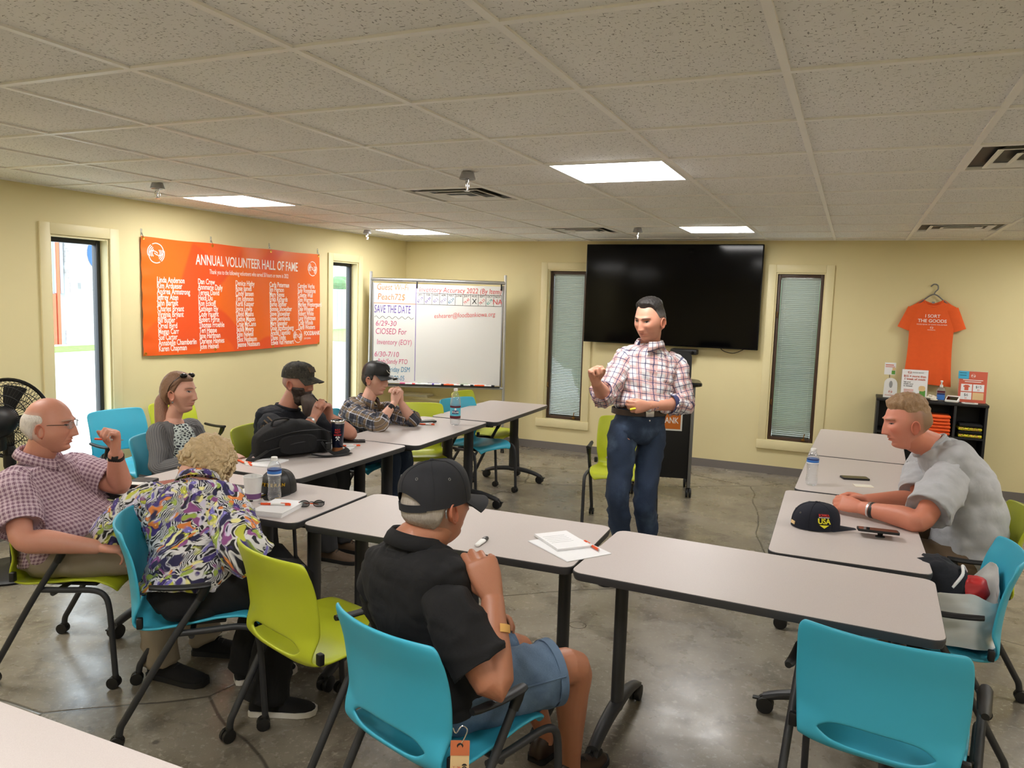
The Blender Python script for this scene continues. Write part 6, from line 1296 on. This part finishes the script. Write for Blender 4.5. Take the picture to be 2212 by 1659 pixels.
MB().lathe([(.0325, .006), (.032, 0), (.033, 0), (.0445, .113), (.0435, .113), (.0335, .008), (.002, .008)], 36).obj('cup_wall', 'white', o); MB().tube([(.0445*math.cos(i*PI/18), .0445*math.sin(i*PI/18), .114) for i in range(36)], .0022, 6, loop=True).obj('rolled_rim', 'white', o)
MB().lathe([(.0347, .010), (.0355, .012), (.0377, .034), (.0373, .036)], 36, cap=False).obj('printed_band', 'purple', o)
def pen(x, y, a, label, z=ZT, L=.14):
    o = thing('pen', label, 'pen', (x, y, z+.0056), math.radians(a), 'orange and white pens'); MB().cyl((-L/2, 0, 0), (-L/2+.045, 0, 0), .0055, n=10).obj('grip', 'pen_orange', o); MB().cyl((-L/2+.045, 0, 0), (L/2-.03, 0, 0), .005, n=10).obj('barrel', 'white', o)
    MB().cyl((L/2-.03, 0, 0), (L/2-.005, 0, 0), .0053, n=10).obj('cap_end', 'pen_orange', o); MB().cyl((-L/2, 0, 0), (-L/2-.012, 0, 0), .0038, .001, n=8).obj('tip', 'steel', o); MB().box(L/2-.05, -.0015, .005, L/2-.01, .0015, .0072).obj('clip', 'pen_orange', o, 0)
def pad(x, y, a, w, h, t, label, name='notepad', n=3, mt='whitepaper', cat='notepad'):
    o = thing(name, label, cat, (x, y, ZT), math.radians(a))
    for k in range(n): dx, dy, da = (random.uniform(-.003, .003) for _ in range(3)); MB().box(-w/2, -h/2, t*k/n, w/2, h/2, t*(k+1)/n-.0003, m=TR(dx, dy, 0) @ RZ(da)).obj('sheet', mt, o, 0)
    return o
pad(2.805, 2.715, 12, .15, .215, .022, 'thick white notepad near the paper cup', n=6); pen(2.795, 2.715, 25, 'orange and white pen on the thick notepad', ZT+.0225)
o = thing('reading_glasses', 'folded dark glasses with orange trim beside the thick notepad', 'glasses', (2.895, 2.838, ZT+.016), .6)
for s in (-1, 1):
    MB().tube([(s*.033+.024*math.cos(a), -.006*abs(math.cos(a)), .015*math.sin(a)) for a in [2*PI*i/18 for i in range(18)]], .0022, 6, loop=True).obj('rim', 'black', o); MB().prism([(s*.033+.022*math.cos(a), .013*math.sin(a)) for a in [2*PI*i/16 for i in range(16)]], -.0006, .0006, Matrix.Rotation(PI/2, 4, 'X')).obj('lens', 'lens', o)
    MB().tube([(s*.057, 0, .006), (s*.05, .018, .0), (-s*.03, .022+.006*s, -.008)], .0028, 6).obj('temple', 'orange' if s < 0 else 'black', o)
MB().tube([(-.01, 0, .006), (0, .001, .008), (.01, 0, .006)], .002, 6).obj('bridge', 'black', o)
o = thing('portfolio', 'open black portfolio with white paper behind the paper cup', 'folder', (2.42, 2.86, ZT), .15); MB().box(-.17, -.12, 0, .0, .12, .008, .002).obj('cover', 'black', o); MB().box(.004, -.12, 0, .17, .12, .008, .002).obj('cover', 'black', o); MB().box(.01, -.105, .008, .155, .105, .011).obj('paper', 'whitepaper', o, 0)
o = thing('spiral_notebook', 'brown spiral notebook by the bald man\'s elbow', 'notebook', (2.06, 2.83, ZT+.0005), 1.2); MB().box(-.11, -.075, 0, .11, .075, .010, .001).obj('pages', 'offwhite', o); MB().box(-.112, -.077, .010, .112, .077, .012).obj('cover', 'leather_brown', o, 0)
for k in range(16): MB().tube([(-.105+.014*k, .077+.006*math.cos(a), .006+.008*math.sin(a)) for a in [2*PI*i/8 for i in range(8)]], .0011, 4, loop=True).obj('wire_loop', 'steel', o)
o = thing('wallet', 'black zipped organiser at the table corner near the bald man', 'wallet', (1.915, 2.735, ZT), .35); MB().box(-.055, -.085, 0, .055, .085, .022, .006).obj('body', 'black', o); MB().tube([(-.056, -.075, .011), (-.056, .075, .011)], .002, 6).obj('zip', 'steel', o); MB().box(-.05, -.08, .022, .05, -.03, .024).obj('card', 'white', o, 0)
# papers on the left front table
o = pad(4.150, 2.862, 55, .21, .28, .003, 'loose printed sheets under the small notepad on the front table', 'paper_sheets', 3, cat='papers')
o2 = thing('notepad', 'white notepad lying on the loose printed sheets', 'notepad', (4.098, 2.915, ZT+.0032), math.radians(48)); [MB().box(-.075, -.105, .003*k, .075, .105, .003*k+.0027, m=TR(.001*k, -.001*k, 0)).obj('sheet', 'whitepaper', o2, 0) for k in range(3)]
for k in range(5): MB().box(-.06, .05-.02*k, .0088, .04, .0506-.02*k, .0092).obj('printed_line', 'print_grey', o2, 0)
pen(4.226, 2.910, 138, 'orange and white pen across the loose sheets', ZT+.0035, L=.115)
o = thing('key_fob', 'white and black key fob on the front table', 'key fob', (3.818, 2.745, ZT), math.radians(95)); R = [[V(x, w*math.cos(a*PI/8), .008+hh*math.sin(a*PI/8)) for a in range(16)] for x, w, hh in ((-.042, .006, .004), (-.038, .013, .007), (0, .016, .008), (.01, .016, .008))]; MB().rings(R).obj('white_half', 'white', o)
R = [[V(x, w*math.cos(a*PI/8), .008+hh*math.sin(a*PI/8)) for a in range(16)] for x, w, hh in ((.01, .0155, .0078), (.034, .014, .0075), (.042, .008, .005))]; MB().rings(R).obj('black_half', 'black', o); MB().ell((.022, 0, .0155), (.006, .005, .0015)).obj('button', 'steel', o); o.scale = (1.4, .85, .9)
# left side tables
pad(2.085, 3.462, 8, .15, .215, .006, 'white notepad on the backpack table near the orange pens'); pen(1.975, 3.400, -8, 'orange pen lying left of the white notepad, nearer the bag', L=.13); pen(2.015, 3.372, -20, 'orange pen lying nearest the front edge beside the white notepad', L=.13)
o = thing('backpack', 'black backpack lying on the left tables', 'backpack', (2.055, 3.735, ZT), math.radians(62)); b = MB(); R = []
for i in range(25):
    t = i/24; x = -.25+.48*t; w = .115*(math.sin(PI*min(1, t*1.12+.04)))**.35 if t < .86 else .115*max(.12, 1-(t-.86)/.16)**.5; hh = (.10*math.sin(PI*min(1, .12+t*.8))**.6 + .012)
    R.append([V(x, w*math.copysign(abs(math.cos(a*PI/14))**.7, math.cos(a*PI/14)), hh + hh*.98*math.copysign(abs(math.sin(a*PI/14))**.75, math.sin(a*PI/14)) + .012*noise.noise(V(x*14, math.cos(a*PI/14)*2, math.sin(a*PI/14)*2))*(1 if math.sin(a*PI/14) > 0 else 0)) for a in range(28)])
b.rings(R); link('main_bag', baked(b, [('SUBSURF', dict(levels=1, render_levels=1))], 60), 'blackcloth', o)
b = MB(); b.rings([[V(-.02+.115*k*math.copysign(abs(math.cos(a*PI/10))**.6, math.cos(a*PI/10)), -.07-y_, .085+.055*k*math.copysign(abs(math.sin(a*PI/10))**.6, math.sin(a*PI/10))) for a in range(20)] for k, y_ in ((1.0, .0), (1.03, .045), (.97, .06), (.6, .066))]); b.obj('front_pocket', 'blackcloth', o)
for q in (.05, .115): MB().tube(catmull([(-.22, -.09, q), (-.05, -.118-.02*(q < .1), q+.045), (.12, -.11, q+.045), (.20, -.08, q+.02)], 16), .0032, 6).obj('zip', 'black', o)
MB().tube(catmull([(-.15, -.02, .19), (-.13, -.02, .225), (-.05, -.02, .228), (-.03, -.02, .195)], 16), .009, 8, flat=.6).obj('grab_handle', 'blackcloth', o)
for k, P_ in enumerate(([(.12, -.13, .09), (.15, -.155, .04), (.20, -.16, .012), (.28, -.12, .012), (.33, -.05, .014), (.30, .0, .03), (.22, .0, .05)], [(-.2, -.1, .06), (-.28, -.11, .02), (-.30, -.06, .012), (-.26, -.02, .03)], [(.05, -.14, .02), (.12, -.175, .008), (.22, -.185, .006), (.30, -.16, .008)])):
    MB().tube(catmull(P_, 26), .019, 8, flat=.16, ref=(0, 0, 1)).obj('strap', 'blackcloth', o)
MB().box(.135, -.165, .045, .17, -.145, .085, .004).obj('buckle', 'black', o); MB().box(.28, -.03, .012, .31, .0, .022, .003).obj('buckle', 'blackgloss', o)
o = thing('tumbler', 'navy insulated tumbler with steel rim and red lettering', 'tumbler', (2.215, 3.955, ZT))
MB().lathe([(.030, 0), (.032, .002), (.033, .028), (.031, .028)], 32).obj('cork_base', 'cork', o); MB().lathe([(.0325, .028), (.0335, .03), (.0425, .178), (.042, .180)], 36).obj('body', 'navygloss', o); MB().lathe([(.0425, .179), (.0435, .181), (.0445, .196), (.0425, .199), (.040, .192)], 36).obj('steel_rim', 'chrome', o); MB().lathe([(.041, .193), (.0405, .198), (.036, .200), (.030, .194), (.003, .194)], 32).obj('lid', 'blackgloss', o); MB().box(-.012, -.03, .195, .012, -.006, .203, .003).obj('sip_slider', 'black', o)
tc = V(5.131-2.215, -3.955, 0).normalized(); tr_ = V(-tc.y, tc.x, 0)
for s_, z, sz_, k in (('BUILT', .142, .014, .0412), ('NOT', .126, .018, .0404), ('BOUGHT', .109, .012, .0394)): text(s_, sz_, 'red', o, frame(tc*k + V(0, 0, z), tr_, V(0, 0, 1), tc), sx=.9, bold=.0005, ext=.0012)
for s in (-1, 1): b = MB().box(-.016, -.0018, -.001, .016, .0018, .001); b.box(.008, -.006, -.001, .016, .006, .001); b.xf(frame(tc*.0385 + V(0, 0, .086), tr_, V(0, 0, 1), tc) @ RZ(PI/2+s*.7)); b.obj('crossed_axe', 'white', o)
pad(2.165, 4.075, 20, .15, .21, .006, 'white notepad behind the navy tumbler'); pen(2.21, 4.095, 40, 'orange and white pen behind the navy tumbler', ZT+.0065)
def phone(x, y, a, label, z=ZT, L=.15, w=.075):
    o = thing('phone', label, 'phone', (x, y, z), math.radians(a), 'phones on the tables'); MB().prism(rrect(L, w, .010), 0, .010).obj('case', 'black', o); MB().prism(rrect(L-.010, w-.010, .007), .0101, .0106).obj('display', 'screen', o); MB().ell((-L/2+.018, w/2-.015, .0), (.009, .009, .002)).obj('camera_bump', 'blackgloss', o); return o
phone(2.115, 4.27, 35, 'black phone lying between the tumbler and the checked flannel'); pad(2.09, 5.235, 20, .15, .21, .006, 'white notepad under a phone near the soda bottle'); phone(2.11, 5.245, 50, 'black phone on the notepad near the soda bottle', ZT+.0062); pen(2.175, 5.150, 20, 'orange pen in front of the notepad near the soda bottle', L=.12)
# right side tables
phone(5.20, 4.89, 18, 'black phone lying beyond the clear water bottle on the right'); o = thing('paper_card', 'small folded card in front of the far right phone', 'card', (5.245, 4.715, ZT), .3); MB().box(-.05, -.03, 0, .05, .03, .001).obj('card_base', 'tan', o, 0); MB().box(-.05, -.03, .001, .05, .028, .0018, m=Matrix.Rotation(.03, 4, 'X')).obj('card_flap', 'offwhite', o, 0)
o = phone(5.292, 3.672, 5, 'large phone propped on a grip beside the navy cap', ZT+.022, .165, .08); o.rotation_euler = (-.10, 0, math.radians(5)); MB().lathe([(.02, -.021), (.02, -.017), (.010, -.014), (.012, -.004), (.016, 0)], 18, TR(.01, .0, 0)).obj('grip_stand', 'black', o)
def table_cap(x, y, a, m, label, s=1.0):
    o = thing('baseball_cap', label, 'cap', (x, y, ZT), math.radians(a), 'caps lying on the tables'); M_ = TR(0, 0, -.004); c, T_ = cap(o, M_, V(0, 0, 0), m, rim=.006, H=.112, tilt=0, bill=.075, droop=.006, rx=.088, ry=.105, y0=0)
    return o, c
o, c = table_cap(5.035, 3.70, -72, 'capnavy', 'navy baseball cap with gold and red lettering on the right tables')
mt = frame(V(.0865, .012, .052), V(0, 1, 0), V(-.28, 0, .96), V(.96, 0, .28)); text('IOWA', .016, 'red', c, mt @ TR(0, .022, .0), bold=.0006, ext=.0035); text('USA', .034, 'yellow', c, mt @ TR(0, -.004, 0), sx=.85, bold=.0006, ext=.0035); b = MB().box(-.022, .012, -.003, .022, .0145, .0035); b.xf(mt); b.obj('stitched_bar', 'white', c, 0); b = MB().prism([(-.02, -.02), (.02, -.02), (0, -.034)], -.003, .003); b.xf(mt); b.obj('stitched_point', 'yellow', c, 0)
b = MB().box(-.016, -.007, -.002, .016, .007, .0012); b.xf(frame(V(.02, -.1035, .022), V(-1, -.18, 0).normalized(), V(0, .12, 1).normalized(), V(.18, -1, .1).normalized())); b.obj('side_label', 'tan', c, 0)
o, c = table_cap(2.575, 2.985, 205, 'black', 'black cap with gold lettering behind the water bottle')
for k, ch_ in enumerate('VETERAN'):
    a = .62-.2*k; text(ch_, .022, 'gold', c, frame(V(.0895*math.sin(a), .1065*math.cos(a), .055), V(-math.cos(a), math.sin(a), 0), V(0, -.25, .97), V(math.sin(a), math.cos(a), .25).normalized()), bold=.0005, ext=.003)
for s in (-1, 1): MB().tube(catmull([(s*.03, .112, .012), (s*.05, .15, .010), (s*.03, .168, .008)], 8), .0018, 5).obj('bill_braid', 'gold', c)
# bag of clothes on the near right chair
o = thing('carrier_bag', 'white plastic carrier bag of clothes on the near right chair', 'bag', (5.545, 3.45, .452)); b = MB()
def bagp(u, v):
    a = 2*PI*u; r_ = lerp(1., .92, v); x = .185*r_*math.copysign(abs(math.cos(a))**.7, math.cos(a)); y = .16*r_*math.copysign(abs(math.sin(a))**.7, math.sin(a)); z = .15*v + (.05*math.sin(a*3)*v*v if v > .5 else 0) + .09*v*max(0, math.cos(a))
    q = .016*noise.noise(V(x*16, y*16, z*10)) + .016*(.5-abs(noise.noise(V(x*24, y*24, z*30)))); return V(x*(1+q*5), y*(1+q*5), z + .003)
b.grid(bagp, 56, 24); b.rings([[V(.17*math.cos(i*PI/12), .14*math.sin(i*PI/12), .004) for i in range(24)], [V(.02*math.cos(i*PI/12), .02*math.sin(i*PI/12), .004) for i in range(24)]], True); link('plastic', baked(b, [('SOLIDIFY', dict(thickness=.0012))], 80), 'whitecloth', o)
def bundle(name, c, r_, m, label, cat, sd):
    o = thing(name, label, cat, c); b = MB(); b.ell((0, 0, r_[2]), r_, None, 36, 24); b.v = [q + q.normalized()*(.012*noise.noise(q*14+V(sd, 0, 0)) + .010*(1-2*abs(noise.noise(q*22+V(0, sd, 0))))) for q in b.v]; b.obj('cloth', m, o, 0).data.shade_smooth(); return o
o = bundle('jacket', (5.50, 3.44, .50), (.13, .125, .125), 'navycloth', 'dark navy jacket bundled in the white carrier bag', 'jacket', 2); MB().tube(catmull([(.05, -.11, .17), (.085, -.075, .215), (.09, -.02, .235), (.11, .03, .20)], 16), .006, 8).obj('white_piping', 'white', o)
bundle('red_garment', (5.625, 3.40, .60), (.055, .05, .05), 'red', 'red garment peeking from the white carrier bag', 'clothing', 5)
for k, (x, y, r_) in enumerate(((3.894, 3.80, .045), (2.236, 3.866, .05))):
    ob = MB().tube([(x+r_*math.cos(a), y+r_*.95*math.sin(a), .0004) for a in [2*PI*i/40 for i in range(40)]], .0022, 5, loop=True, flat=.2, ref=(0, 0, 1)).obj('ring_mark', 'belt', bpy.data.objects['floor'])
for o in CHO: pass
